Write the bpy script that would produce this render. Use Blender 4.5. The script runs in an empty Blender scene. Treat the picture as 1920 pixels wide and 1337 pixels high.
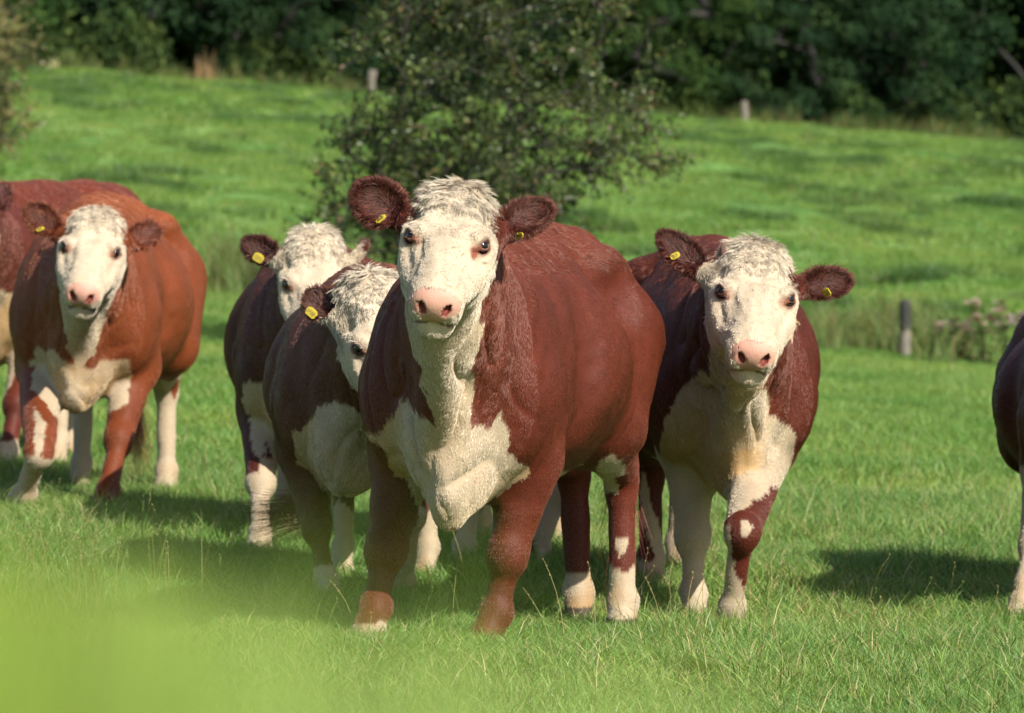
import bpy, math, random
import numpy as np
from mathutils import Vector, Matrix

# ------------------------------------------------------------------ camera, sky, sun, exposure
scene = bpy.context.scene
FPX = 9600.0            # focal length in pixels of the 1920 wide photograph
HORIZON = 390.0
EYE = 1.47
cam_data = bpy.data.cameras.new('camera')
cam_data.sensor_width = 36.0
cam_data.lens = 36.0 * FPX / 1920.0
cam_data.clip_start = 0.05
cam_data.clip_end = 3000.0
cam_data.dof.use_dof = True
cam_data.dof.focus_distance = 15.9
cam_data.dof.aperture_fstop = 7.0
camera = bpy.data.objects.new('camera', cam_data)
scene.collection.objects.link(camera)
camera.location = (0, 0, EYE)
camera.rotation_euler = (math.radians(90) - math.atan((668.5 - HORIZON) / FPX), 0, 0)
scene.camera = camera

SUN_ELEV, SUN_AZ = 37.0, 38.0      # azimuth measured from straight behind the camera towards its right
sun_from = Vector((math.sin(math.radians(SUN_AZ)) * math.cos(math.radians(SUN_ELEV)),
                   -math.cos(math.radians(SUN_AZ)) * math.cos(math.radians(SUN_ELEV)),
                   math.sin(math.radians(SUN_ELEV))))
world = bpy.data.worlds.new("World")
scene.world = world
world.use_nodes = True
wn = world.node_tree.nodes
sky = wn.new('ShaderNodeTexSky')
sky.sky_type = 'NISHITA'
sky.sun_disc = False
sky.sun_elevation = math.radians(SUN_ELEV)
sky.sun_rotation = math.atan2(sun_from.x, sun_from.y)
wn['Background'].inputs['Strength'].default_value = 0.092
world.node_tree.links.new(sky.outputs[0], wn['Background'].inputs[0])
sun_data = bpy.data.lights.new('sun', 'SUN')
sun_data.energy = 5.0
sun_data.angle = math.radians(0.53)
sun_data.color = (1.0, 0.945, 0.86)
sun = bpy.data.objects.new('sun', sun_data)
scene.collection.objects.link(sun)
sun.rotation_euler = sun_from.to_track_quat('Z', 'Y').to_euler()
scene.view_settings.view_transform = 'Standard'
scene.view_settings.look = 'None'
scene.view_settings.exposure = 0.86
scene.view_settings.gamma = 1.0
scene.view_settings.use_curve_mapping = False
scene.render.engine = 'CYCLES'
scene.cycles.use_denoising = True
scene.cycles.max_bounces = 6
scene.cycles.diffuse_bounces = 3
scene.cycles.glossy_bounces = 2
scene.cycles.transmission_bounces = 4
scene.cycles.transparent_max_bounces = 6
scene.cycles_curves.shape = 'RIBBONS'
scene.render.film_transparent = False
scene.cycles.use_adaptive_sampling = True
scene.cycles.adaptive_threshold = 0.015

rng = np.random.default_rng(7)
COL = scene.collection
nrm = np.linalg.norm


def unit(v):
    v = np.asarray(v, float)
    return v / max(nrm(v), 1e-9)


def at(px, py, d):
    """World point seen at pixel (px, py) of the photograph at distance d."""
    return np.array([(px - 960.0) / FPX * d, d, EYE + (HORIZON - py) / FPX * d])


# ------------------------------------------------------------------ noise and terrain
def vnoise(p, seed=0):
    p = np.asarray(p, float)
    i = np.floor(p).astype(np.int64)
    f = p - i
    f = f * f * (3 - 2 * f)

    def h(a, b, c):
        n = (a * 374761393 + b * 668265263 + c * 2147483647 + seed * 1274126177) & 0xffffffff
        n = ((n ^ (n >> 13)) * 1274126177) & 0xffffffff
        n = n ^ (n >> 16)
        return (n & 0xffff) / 32767.5 - 1.0
    x, y, z = i[..., 0], i[..., 1], i[..., 2]
    fx, fy, fz = f[..., 0], f[..., 1], f[..., 2]
    c = [[[h(x + a, y + b, z + e) for e in (0, 1)] for b in (0, 1)] for a in (0, 1)]
    r = 0
    for a in (0, 1):
        for b in (0, 1):
            for e in (0, 1):
                r = r + c[a][b][e] * (fx if a else 1 - fx) * (fy if b else 1 - fy) * (fz if e else 1 - fz)
    return r


def vnoise3(p, seed=0):
    return np.stack([vnoise(p, seed + k * 17 + 1) for k in range(3)], -1)


_ZD = np.array([0, 20, 45, 62, 80, 110, 160, 210, 260, 400, 900.0])
_ZZ = np.array([0.02, .03, .03, .10, .80, 2.35, 4.55, 5.3, 6.2, 9, 14.0])
_TD = np.array([0, 25, 60, 120, 210, 900.0])
_TT = np.array([-.035, -.035, -.092, -.085, -.068, -.03])


def ground(x, y, bumps=True):
    x = np.asarray(x, float)
    y = np.asarray(y, float)
    b = 0
    for o in (-8, -4, 0, 4, 8):
        b = b + np.interp(y + o, _ZD, _ZZ) / 5
    t = np.interp(y, _TD, _TT)
    z = b + t * np.clip(x, -60, 60)
    z = z + 0.05 * np.exp(-((x + .3) ** 2 + (y - 16.1) ** 2) / 1.2)
    z = z - 0.045 * np.exp(-((x - 1.0) ** 2 + (y - 18.3) ** 2) / 1.3)
    if bumps:
        q = np.stack([x, y, x * 0], -1)
        far = np.clip((y - 62) / 30, 0, 1)
        z = z + 0.02 * vnoise(q * 1.1, 3) * (1 - far)
        n1 = vnoise(q * np.array([.42, .20, 1]), 5)
        n2 = vnoise(q * np.array([.9, .45, 1]), 9)
        z = z + far * (0.24 * np.abs(n1) + .13 * n2 - .08)
    return z


# ------------------------------------------------------------------ object helpers
def tag(o, label=None, cat=None, group=None, kind=None):
    if label: o['label'] = label
    if cat: o['category'] = cat
    if group: o['group'] = group
    if kind: o['kind'] = kind
    return o


def empty(name, loc):
    o = bpy.data.objects.new(name, None)
    COL.objects.link(o)
    o.location = tuple(loc)
    o.empty_display_size = .2
    return o


def mesh_obj(name, verts, faces, mat, parent=None, origin=None, colors=None, smooth=True, extra=None):
    verts = np.asarray(verts, np.float32)
    if origin is not None:
        verts = verts - np.asarray(origin, np.float32)
    me = bpy.data.meshes.new(name)
    faces = np.asarray(faces, np.int32)
    me.vertices.add(len(verts))
    me.vertices.foreach_set('co', verts.ravel())
    if len(faces):
        k = faces.shape[1]
        me.loops.add(faces.size)
        me.loops.foreach_set('vertex_index', faces.ravel())
        me.polygons.add(len(faces))
        me.polygons.foreach_set('loop_start', np.arange(len(faces), dtype=np.int32) * k)
        me.polygons.foreach_set('loop_total', np.full(len(faces), k, np.int32))
    me.update(calc_edges=True)
    if smooth and len(faces):
        me.polygons.foreach_set('use_smooth', np.ones(len(faces), bool))
    if colors is not None:
        a = me.attributes.new('tint', 'FLOAT_COLOR', 'POINT')
        c = np.ones((len(verts), 4), np.float32)
        c[:, :3] = colors
        a.data.foreach_set('color', c.ravel())
    for nm, arr in (extra or {}).items():
        a = me.attributes.new(nm, 'FLOAT', 'POINT')
        a.data.foreach_set('value', np.asarray(arr, np.float32))
    if mat: me.materials.append(mat)
    o = bpy.data.objects.new(name, me)
    COL.objects.link(o)
    if parent is not None:
        o.parent = parent
    elif origin is not None:
        o.location = tuple(origin)
    return o


def triangulated(faces4):
    f = np.asarray(faces4)
    return np.concatenate([f[:, [0, 1, 2]], f[:, [0, 2, 3]]])


# ------------------------------------------------------------------ materials
def new_mat(name):
    m = bpy.data.materials.new(name)
    m.use_nodes = True
    return m, m.node_tree.nodes, m.node_tree.links, m.node_tree.nodes['Principled BSDF']


def coat_mat(name, rough, spec, bump=0.0, sheen=0.0):
    m, n, l, b = new_mat(name)
    a = n.new('ShaderNodeAttribute'); a.attribute_name = 'tint'
    l.new(a.outputs['Color'], b.inputs['Base Color'])
    b.inputs['Roughness'].default_value = rough
    b.inputs['Specular IOR Level'].default_value = spec
    if sheen:
        b.inputs['Sheen Weight'].default_value = sheen
        b.inputs['Sheen Roughness'].default_value = .4
    if bump:
        tc = n.new('ShaderNodeTexCoord')
        mp = n.new('ShaderNodeMapping'); mp.inputs['Scale'].default_value = (1, 1, .35)
        nz = n.new('ShaderNodeTexNoise'); nz.inputs['Scale'].default_value = 160
        nz.inputs['Detail'].default_value = 4
        bp = n.new('ShaderNodeBump'); bp.inputs['Strength'].default_value = bump
        bp.inputs['Distance'].default_value = .004
        l.new(tc.outputs['Object'], mp.inputs[0]); l.new(mp.outputs[0], nz.inputs['Vector'])
        l.new(nz.outputs[0], bp.inputs['Height']); l.new(bp.outputs[0], b.inputs['Normal'])
    return m


M_skin = coat_mat('cow_hide', .6, .2, bump=.35)
M_hair = coat_mat('cow_hair', .45, .25)
_n, _l = M_hair.node_tree.nodes, M_hair.node_tree.links
_h = _n.new('ShaderNodeBsdfHair'); _h.component = 'Reflection'
_h.inputs['Color'].default_value = (.68, .42, .34, 1)
_h.inputs['RoughnessU'].default_value = .22; _h.inputs['RoughnessV'].default_value = .8
_m = _n.new('ShaderNodeMixShader'); _m.inputs[0].default_value = .095
_l.new(_n['Principled BSDF'].outputs[0], _m.inputs[1]); _l.new(_h.outputs[0], _m.inputs[2])
_l.new(_m.outputs[0], _n['Material Output'].inputs[0])


def simple(name, col, rough=.5, spec=.5, coat=0.0):
    m, n, l, b = new_mat(name)
    b.inputs['Base Color'].default_value = (*col, 1)
    b.inputs['Roughness'].default_value = rough
    b.inputs['Specular IOR Level'].default_value = spec
    b.inputs['Coat Weight'].default_value = coat
    return m


M_eye = simple('cow_eye', (.004, .003, .003), .12, .35, .25)
M_tag = simple('ear_tag_plastic', (.46, .34, .03), .5, .35)
M_ink = simple('ear_tag_ink', (.02, .02, .02), .6)


def leafy(name, tint_scale=.35, trans=.45, rough=.5, spec=.3, patch=None, patch_scale=.5):
    """Leaf or blade: tint attribute, varied by world position, diffuse + translucent."""
    m, n, l, b = new_mat(name)
    a = n.new('ShaderNodeAttribute'); a.attribute_name = 'tint'
    geo = n.new('ShaderNodeNewGeometry')
    nz = n.new('ShaderNodeTexNoise'); nz.inputs['Scale'].default_value = patch_scale
    nz.inputs['Detail'].default_value = 3
    l.new(geo.outputs['Position'], nz.inputs['Vector'])
    ramp = n.new('ShaderNodeMapRange'); ramp.inputs[1].default_value = .35; ramp.inputs[2].default_value = .65
    l.new(nz.outputs[0], ramp.inputs[0])
    mx = n.new('ShaderNodeMix'); mx.data_type = 'RGBA'; mx.blend_type = 'MULTIPLY'
    mx.inputs[0].default_value = 1.0
    mc = n.new('ShaderNodeMix'); mc.data_type = 'RGBA'
    lo, hi = patch or ((1 - tint_scale, 1 - tint_scale * .6, 1 - tint_scale, 1), (1 + tint_scale, 1 + tint_scale * .8, 1, 1))
    mc.inputs[6].default_value = (*lo[:3], 1); mc.inputs[7].default_value = (*hi[:3], 1)
    l.new(ramp.outputs[0], mc.inputs[0])
    l.new(a.outputs['Color'], mx.inputs[6]); l.new(mc.outputs[2], mx.inputs[7])
    l.new(mx.outputs[2], b.inputs['Base Color'])
    b.inputs['Roughness'].default_value = rough
    b.inputs['Specular IOR Level'].default_value = spec
    tr = n.new('ShaderNodeBsdfTranslucent')
    sat = n.new('ShaderNodeMix'); sat.data_type = 'RGBA'; sat.blend_type = 'MULTIPLY'
    sat.inputs[0].default_value = 1; sat.inputs[7].default_value = (1.25, 1.15, .45, 1)
    l.new(mx.outputs[2], sat.inputs[6]); l.new(sat.outputs[2], tr.inputs['Color'])
    ms = n.new('ShaderNodeMixShader'); ms.inputs[0].default_value = trans
    l.new(b.outputs[0], ms.inputs[1]); l.new(tr.outputs[0], ms.inputs[2])
    l.new(ms.outputs[0], n['Material Output'].inputs[0])
    return m


M_grass = leafy('meadow_grass_blades', .3, .4, .45, .35,
                patch=((.70, .83, .72), (1.20, 1.06, 1.05)), patch_scale=.42)  # patch tint: varied grass colour, with tussock shadows painted in
M_leaf = leafy('hawthorn_leaves', .3, .3, .45, .35, patch_scale=1.2)
M_wood_leaf = leafy('woodland_leaves', .45, .18, .75, .08, patch_scale=.35)
M_weed = leafy('rough_weeds', .25, .35, .6, .2, patch_scale=1.5)


def ground_mat():
    m, n, l, b = new_mat('meadow_turf')
    geo = n.new('ShaderNodeNewGeometry')
    mp = n.new('ShaderNodeMapping'); mp.inputs['Scale'].default_value = (1, .45, 1)
    l.new(geo.outputs['Position'], mp.inputs[0])
    n1 = n.new('ShaderNodeTexNoise'); n1.inputs['Scale'].default_value = .35; n1.inputs['Detail'].default_value = 6
    n1.inputs['Roughness'].default_value = .65
    n2 = n.new('ShaderNodeTexNoise'); n2.inputs['Scale'].default_value = 9; n2.inputs['Detail'].default_value = 5
    l.new(mp.outputs[0], n1.inputs['Vector']); l.new(mp.outputs[0], n2.inputs['Vector'])
    r = n.new('ShaderNodeValToRGB')
    e = r.color_ramp.elements
    e[0].position = .34; e[0].color = (.055, .135, .03, 1)
    e[1].position = .68; e[1].color = (.18, .26, .08, 1)
    k = e.new(.5); k.color = (.11, .21, .05, 1)
    l.new(n1.outputs[0], r.inputs[0])
    mx = n.new('ShaderNodeMix'); mx.data_type = 'RGBA'; mx.blend_type = 'MULTIPLY'; mx.inputs[0].default_value = 1
    r2 = n.new('ShaderNodeValToRGB')
    r2.color_ramp.elements[0].position = .3; r2.color_ramp.elements[0].color = (.6, .6, .6, 1)
    r2.color_ramp.elements[1].position = .7; r2.color_ramp.elements[1].color = (1.2, 1.2, 1.1, 1)
    l.new(n2.outputs[0], r2.inputs[0])
    l.new(r.outputs[0], mx.inputs[6]); l.new(r2.outputs[0], mx.inputs[7])
    l.new(mx.outputs[2], b.inputs['Base Color'])
    b.inputs['Roughness'].default_value = .9
    b.inputs['Specular IOR Level'].default_value = .1
    bp = n.new('ShaderNodeBump'); bp.inputs['Strength'].default_value = .8; bp.inputs['Distance'].default_value = .06
    l.new(n2.outputs[0], bp.inputs['Height']); l.new(bp.outputs[0], b.inputs['Normal'])
    return m


M_ground = ground_mat()


def bark_mat(name, c1, c2):
    m, n, l, b = new_mat(name)
    tc = n.new('ShaderNodeTexCoord')
    mp = n.new('ShaderNodeMapping'); mp.inputs['Scale'].default_value = (14, 14, 3)
    nz = n.new('ShaderNodeTexNoise'); nz.inputs['Scale'].default_value = 2.2; nz.inputs['Detail'].default_value = 6
    r = n.new('ShaderNodeValToRGB')
    r.color_ramp.elements[0].color = (*c1, 1); r.color_ramp.elements[1].color = (*c2, 1)
    r.color_ramp.elements[0].position = .35; r.color_ramp.elements[1].position = .65
    l.new(tc.outputs['Object'], mp.inputs[0]); l.new(mp.outputs[0], nz.inputs['Vector'])
    l.new(nz.outputs[0], r.inputs[0]); l.new(r.outputs[0], b.inputs['Base Color'])
    bp = n.new('ShaderNodeBump'); bp.inputs['Strength'].default_value = .6; bp.inputs['Distance'].default_value = .01
    l.new(nz.outputs[0], bp.inputs['Height']); l.new(bp.outputs[0], b.inputs['Normal'])
    b.inputs['Roughness'].default_value = .85
    return m


M_bark = bark_mat('hawthorn_bark', (.012, .010, .008), (.036, .030, .024))
M_bark_dark = bark_mat('woodland_bark', (.008, .007, .006), (.022, .019, .015))  # darker bark for the trunks of the wood
M_post = bark_mat('weathered_post_wood', (.07, .058, .042), (.20, .175, .14))
M_post_dark = bark_mat('damp_post_wood', (.012, .013, .010), (.035, .035, .03))


# ------------------------------------------------------------------ the ground
def build_ground():
    ys = np.concatenate([np.arange(-6, 8, 1.0), np.arange(8, 30, .12), np.arange(30, 64, .35), np.arange(64, 215, .5),
                         np.arange(215, 300, 4), np.arange(300, 1000, 50)])
    u = np.linspace(-1, 1, 240)
    X = (u[None, :] * (2.2 + ys[:, None].clip(0) * .16)) + np.sign(u)[None, :] * (np.abs(u)[None, :] ** 9) * (30 + np.abs(ys[:, None]) * 1.2)
    Y = np.repeat(ys[:, None], len(u), 1)
    Z = ground(X, Y)
    V = np.stack([X, Y, Z], -1).reshape(-1, 3)
    nx = len(u)
    i = (np.arange(len(ys) - 1)[:, None] * nx + np.arange(nx - 1)[None, :]).ravel()
    F = np.stack([i, i + 1, i + nx + 1, i + nx], -1)
    o = mesh_obj('meadow_ground', V, F, M_ground)
    tag(o, kind='structure')


build_ground()


# ================================================================== cows
class SDF:
    """Smoothly joined rounded cones and ellipsoids, in the cow's own frame."""

    def __init__(self):
        self.prims = []

    def cone(self, a, b, ra, rb, t=0, k=.05, sub=False):
        a, b = np.array(a, float), np.array(b, float)
        r = max(ra, rb)
        self.prims.append(dict(kind='c', a=a, b=b, ra=ra, rb=rb, t=t, k=k, sub=sub,
                               lo=np.minimum(a, b) - r, hi=np.maximum(a, b) + r))

    def ell(self, c, r, R=None, t=0, k=.05, sub=False):
        c, r = np.array(c, float), np.array(r, float)
        R = np.eye(3) if R is None else np.array(R, float)      # rows: the axes of the ellipsoid
        ext = np.sqrt(((R.T * r) ** 2).sum(1))
        self.prims.append(dict(kind='e', c=c, r=r, R=R, t=t, k=k, sub=sub, lo=c - ext, hi=c + ext))

    def dist(self, p, P):
        if p['kind'] == 'c':
            ab = p['b'] - p['a']
            h = np.clip(((P - p['a']) @ ab) / max(ab @ ab, 1e-9), 0, 1)
            return nrm(P - p['a'] - h[..., None] * ab, axis=-1) - (p['ra'] + (p['rb'] - p['ra']) * h)
        q = (P - p['c']) @ p['R'].T
        k0 = nrm(q / p['r'], axis=-1)
        k1 = nrm(q / (p['r'] ** 2), axis=-1)
        return k0 * (k0 - 1) / np.maximum(k1, 1e-6)

    def value(self, P, want_tag=False):
        f = np.full(P.shape[:-1], 1.0)
        best = np.full(P.shape[:-1], 9.0)
        tg = np.zeros(P.shape[:-1], np.int32)
        flat = P.reshape(-1, 3)
        f = f.ravel(); best = best.ravel(); tg = tg.ravel()
        for p in self.prims:
            m = p['k'] + .04
            sel = np.nonzero(np.all((flat > p['lo'] - m) & (flat < p['hi'] + m), axis=1))[0]
            if not len(sel): continue
            d = self.dist(p, flat[sel])
            k = p['k']
            if p['sub']:
                a, b = f[sel], -d
                h = np.maximum(k - np.abs(a - b), 0) / k
                f[sel] = np.maximum(a, b) + h * h * k * .25
            else:
                a = f[sel]
                h = np.maximum(k - np.abs(a - d), 0) / k
                f[sel] = np.minimum(a, d) - h * h * k * .25
            if want_tag:
                g = d < best[sel] if not p['sub'] else (np.abs(d) < (.006 if p['t'] == EARIN else .0025))
                if p['t'] == NOSE: g = d < .007
                ii = sel[g]
                if p['t'] == NOSE:
                    best[ii] = -9; tg[ii] = NOSE
                elif not p['sub']:
                    best[ii] = d[g]; tg[ii] = p['t']
                elif p['t']:
                    tg[ii] = p['t']
        f = f.reshape(P.shape[:-1])
        return (f, tg.reshape(P.shape[:-1])) if want_tag else f

    def grid_value(self, xs, ys, zs):
        f = np.full((len(xs), len(ys), len(zs)), 1.0, np.float32)
        ax = [xs, ys, zs]
        for p in self.prims:
            m = p['k'] + .04
            s = []
            for k in range(3):
                i0, i1 = np.searchsorted(ax[k], p['lo'][k] - m), np.searchsorted(ax[k], p['hi'][k] + m)
                s.append(slice(i0, i1))
            if any(q.stop <= q.start for q in s): continue
            P = np.stack(np.meshgrid(xs[s[0]], ys[s[1]], zs[s[2]], indexing='ij'), -1)
            d = self.dist(p, P).astype(np.float32)
            a = f[s[0], s[1], s[2]]
            k = p['k']
            if p['sub']:
                d = -d
                h = np.maximum(k - np.abs(a - d), 0) / k
                f[s[0], s[1], s[2]] = np.maximum(a, d) + h * h * k * .25
            else:
                h = np.maximum(k - np.abs(a - d), 0) / k
                f[s[0], s[1], s[2]] = np.minimum(a, d) - h * h * k * .25
        return f

    def surface(self, xs, ys, zs):
        f = self.grid_value(xs, ys, zs)
        s = f < 0
        nx, ny, nz = f.shape
        corners = [(a, b, c) for a in (0, 1) for b in (0, 1) for c in (0, 1)]
        cs = sum(s[a:nx - 1 + a, b:ny - 1 + b, c:nz - 1 + c].astype(np.int8) for a, b, c in corners)
        act = np.nonzero((cs > 0) & (cs < 8))
        idx = np.full((nx - 1, ny - 1, nz - 1), -1, np.int64)
        idx[act] = np.arange(len(act[0]))
        acc = np.zeros((len(act[0]), 3)); cnt = np.zeros(len(act[0]))
        ax = (xs, ys, zs)
        for d in range(3):
            for o1 in (0, 1):
                for o2 in (0, 1):
                    off = [0, 0, 0]; oth = [k for k in range(3) if k != d]
                    off[oth[0]] = o1; off[oth[1]] = o2
                    A = [act[k] + off[k] for k in range(3)]
                    B = list(A); B[d] = A[d] + 1
                    fa, fb = f[A[0], A[1], A[2]], f[B[0], B[1], B[2]]
                    c = (fa < 0) != (fb < 0)
                    t = np.where(c, fa / np.where(c, fa - fb, 1), 0)
                    p = np.stack([ax[k][A[k]] for k in range(3)], -1)
                    p[:, d] += t * (ax[d][np.minimum(B[d], len(ax[d]) - 1)] - ax[d][A[d]])
                    acc[c] += p[c]; cnt[c] += 1
        V = acc / cnt[:, None]
        quads = []
        for d in range(3):
            o = [k for k in range(3) if k != d]
            sl0 = [slice(1, -1)] * 3; sl1 = [slice(1, -1)] * 3
            sl0[d] = slice(0, f.shape[d] - 1); sl1[d] = slice(1, f.shape[d])
            a, b = s[tuple(sl0)], s[tuple(sl1)]
            e = np.nonzero(a != b)
            base = [e[k] + (0 if k == d else 1) for k in range(3)]
            q = []
            for (u, v) in ((-1, -1), (0, -1), (0, 0), (-1, 0)):
                c = list(base); c[o[0]] = base[o[0]] + u; c[o[1]] = base[o[1]] + v
                q.append(idx[c[0], c[1], c[2]])
            q = np.stack(q, -1)
            inside_first = a[e]
            flip = inside_first if d != 1 else ~inside_first
            q[~flip] = q[~flip][:, ::-1]
            quads.append(q)
        Q = np.concatenate(quads)
        for _ in range(2):                       # pull the vertices onto the surface
            g, v = self.grad(V)
            V = V - g * np.clip(v, -.01, .01)[:, None]
        return V, Q

    def grad(self, V, e=.003):
        v = self.value(V)
        g = np.stack([self.value(V + np.eye(3)[k] * e) - v for k in range(3)], -1) / e
        L = np.maximum(nrm(g, axis=-1, keepdims=True), 1e-6)
        return g / L, v / L[:, 0]


BODY, NECK, HEAD, NOSE, EAR_L, EAR_R, FL, FR, HL, HR, TAIL, EYELID, HORN, EARIN, MOUTH = range(15)


def rot_axis(axis, ang):
    return np.array(Matrix.Rotation(ang, 3, Vector(axis)))


def in_poly(px, py, poly):
    r = np.zeros(len(px), bool)
    n = len(poly)
    j = n - 1
    for i in range(n):
        xi, yi = poly[i]; xj, yj = poly[j]
        if yi != yj:
            r ^= ((yi > py) != (yj > py)) & (px < (xj - xi) * (py - yi) / (yj - yi) + xi)
        j = i
    return r


WHITE = np.array([.47, .41, .30])
PINK = np.array([.47, .25, .185])


class Cow:
    def __init__(self, c):
        self.c = c
        h = math.radians(c['heading'])
        self.F = np.array([math.sin(h), -math.cos(h), 0])
        self.L = np.array([math.cos(h), math.sin(h), 0])
        self.R = np.stack([self.F, self.L, [0, 0, 1]])       # world -> local rows
        x, y = c['pos']
        self.o = np.array([x, y, float(ground(x, y))])
        self.S = c.get('size', 1.0)
        self.red = np.array(c.get('red', (.15, .030, .017)))
        # head frame
        yaw, pitch, roll = [math.radians(a) for a in c['head_rot']]
        f = np.array([math.sin(yaw), -math.cos(yaw), 0])
        u = math.cos(pitch) * f - math.sin(pitch) * np.array([0, 0, 1.0])
        w = math.sin(pitch) * f + math.cos(pitch) * np.array([0, 0, 1.0])
        v = np.cross([0, 0, 1.0], f)
        Rr = rot_axis(f, -roll)
        self.hu, self.hv, self.hw = [self.R @ (Rr @ a) for a in (u, v, w)]
        self.hR = np.stack([self.hu, self.hv, self.hw])
        self.ho = self.loc(at(*c['head']))
        self.hs = c.get('head_size', 1.0)
        self.build()

    def loc(self, p): return (np.asarray(p) - self.o) @ self.R.T
    def wor(self, p): return np.asarray(p) @ self.R + self.o
    def hp(self, a, b, c):
        a = a * .86 if a > 0 else a
        b = b * self.c.get('face_w', 1.0)
        return self.ho + self.hs * (a * self.hu + b * self.hv + c * self.hw)

    def bd(self, p):
        """Bends the spine: the hindquarters swing to one side."""
        p = np.array(p, float)
        x = min(p[0] / self.S, .45)
        p[1] += self.c.get('bend', 0) * ((.45 - x) / 1.3) ** 1.4 * self.S
        return p

    def leg(self, s, t, side, front, foot, knee=None):
        S = self.S
        c = self.c
        lt = c.get('leg_thick', .90)
        if front:
            st_ = c.get('stance', .205)
            ls = c.get('leg_shift', 0)
            sh = np.array([.50, side * min(st_, .20) + ls * .8, .84]) * S
            el = np.array([.44, side * st_ + ls, .62]) * S
            kn = np.array(knee) if knee is not None else el + (foot - el) * .50 + np.array([.015, 0, 0])
            up = unit(kn - foot)
            fet = foot + up * .13 * S
            fwd = np.array([1, 0, 0])
            s.cone(sh, el, .122 * S, .115 * S * lt, t, .07)
            s.cone(el, kn + unit(el - kn) * .05, .112 * S * lt, .070 * S * lt, t, .06)
            s.ell(kn + np.array([.008, 0, 0]), np.array([.073, .074, .084]) * S * lt, t=t, k=.03)
            s.cone(kn + np.array([-.035, 0, 0]) * S, fet + np.array([-.03, 0, .01]) * S, .022 * S, .024 * S, t, .02)
            s.cone(kn, fet, .047 * S * lt, .043 * S * lt, t, .025)
        else:
            hip = self.bd(np.array([-.64, side * .19, .98]) * S)
            st = self.bd(np.array([-.42, side * .235, .70]) * S)
            hk = np.array(knee) if knee is not None else np.array([foot[0] - .05 * S, (foot[1] * .8 + self.bd(np.array([-.7, side * .17, .5]) * S)[1] * .2), .47 * S])
            up = unit(hk - foot)
            fet = foot + up * .14 * S
            s.cone(hip, st, .215 * S, .15 * S, t, .10)
            s.cone(self.bd(np.array([-.74, side * .17, .92]) * S), hk + np.array([0.03, 0, .22]) * S, .175 * S, .095 * S, t, .09)
            s.cone(st, hk + np.array([.02, 0, .05]), .13 * S, .066 * S * lt, t, .07)
            s.cone(hk + np.array([-.045, 0, .09]) * S, hk + np.array([-.03, 0, 0]) * S, .026 * S, .045 * S, t, .03)
            s.ell(hk, np.array([.068, .058, .08]) * S * lt, t=t, k=.035)
            s.cone(hk, fet, .053 * S * lt, .046 * S * lt, t, .03)
            s.cone(hk + np.array([-.045, 0, 0]) * S, fet + np.array([-.03, 0, .01]) * S, .024 * S, .024 * S, t, .02)
        s.ell(fet, np.array([.058, .056, .054]) * S * lt, t=t, k=.025)
        toe = foot + np.array([.03 * S, 0, .05 * S])
        s.cone(fet, toe, .046 * S * lt, .052 * S, t, .025)
        s.cone(foot + np.array([.02 * S, 0, .03]), foot + np.array([.055 * S, 0, .026]), .052 * S, .042 * S, t, .02)
        # fetlock tuft
        s.ell(fet + np.array([-.05, 0, -.01]) * S, np.array([.03, .035, .04]) * S, t=t, k=.03)

    def build(self):
        c, S = self.c, self.S
        s = self.sdf = SDF()
        w = c.get('girth', 1.0)
        E = lambda x, y, z, rx, ry, rz, t=BODY, k=.10, R=None: s.ell(self.bd(np.array([x, y, z]) * S), np.array([rx, ry * w, rz]) * S, R, t, k)
        # trunk
        E(.05, 0, .92, .68, .37, .40, k=.12)
        E(-.12, 0, .88, .60, .43, .35, k=.12)
        E(-.62, 0, 1.00, .36, .30, .33, k=.12)
        E(-.86, 0, 1.02, .14, .21, .22, k=.10)
        for x0, x1 in ((-.80, -.45), (-.45, -.05), (-.05, .45)):
            s.cone(self.bd(np.array([x0, 0, 1.215]) * S), self.bd(np.array([x1, 0, 1.21]) * S), .135 * S, .14 * S, BODY, .12)
        for q in (-1, 1):
            E(-.52, q * .22, 1.21, .12, .09, .08, k=.10)
            E(.50, q * .165 / w + c.get('leg_shift', 0) * .6, .89, .22, .125, .29, k=.09)
            E(.58, q * .17 / w + c.get('leg_shift', 0), .80, .17, .125, .21, k=.07)
            E(-.90, q * .10, 1.13, .06, .05, .06, k=.06)
        E(.56, c.get('leg_shift', 0) * .3, .90, .33, .23, .37, k=.10)
        bs = c.get('brisket', (0, 0))
        E(.74, bs[0] * .5, .76, .17, .145, .22, k=.09)
        E(.83, bs[0], .63 - bs[1], .12, .060, .15, k=.08)        # brisket
        E(.78, bs[0], .57 - bs[1], .15, .045, .10, k=.07)
        E(.60, bs[0] * .5, .60, .25, .13, .13, k=.09)
        for q in (-1, 1):
            s.cone(self.bd(np.array([.22, q * .405 * w, 1.12]) * S), self.bd(np.array([.27, q * .42 * w, .72]) * S), .045 * S, .05 * S, 0, .12, True)   # behind the shoulder
            s.ell(self.bd(np.array([-.40, q * .36 * w, 1.14]) * S), np.array([.12, .06, .10]) * S, None, 0, .12, True)      # flank hollow
            s.cone(self.bd(np.array([-.42, q * .44 * w, .95]) * S), self.bd(np.array([-.30, q * .44 * w, .62]) * S), .04 * S, .04 * S, 0, .10, True)   # before the thigh
        # neck
        base = np.array([.52, 0, 1.05]) * S
        poll = self.hp(-.15, 0, -.09)
        jaw = self.hp(-.02, 0, -.17)
        midn = (base + poll) * .5 + np.array([0, 0, .0])
        nt = c.get('neck', 1.0)
        s.cone(base, poll, .205 * S * nt, .125 * self.hs, NECK, .10)
        s.cone(np.array([.66, 0, .92]) * S, jaw, .21 * S * nt, .088 * self.hs, NECK, .10)
        s.cone(np.array([.86, 0, .70]) * S, self.hp(.0, 0, -.21), .085 * S, .03, NECK, .09)   # dewlap
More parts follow.
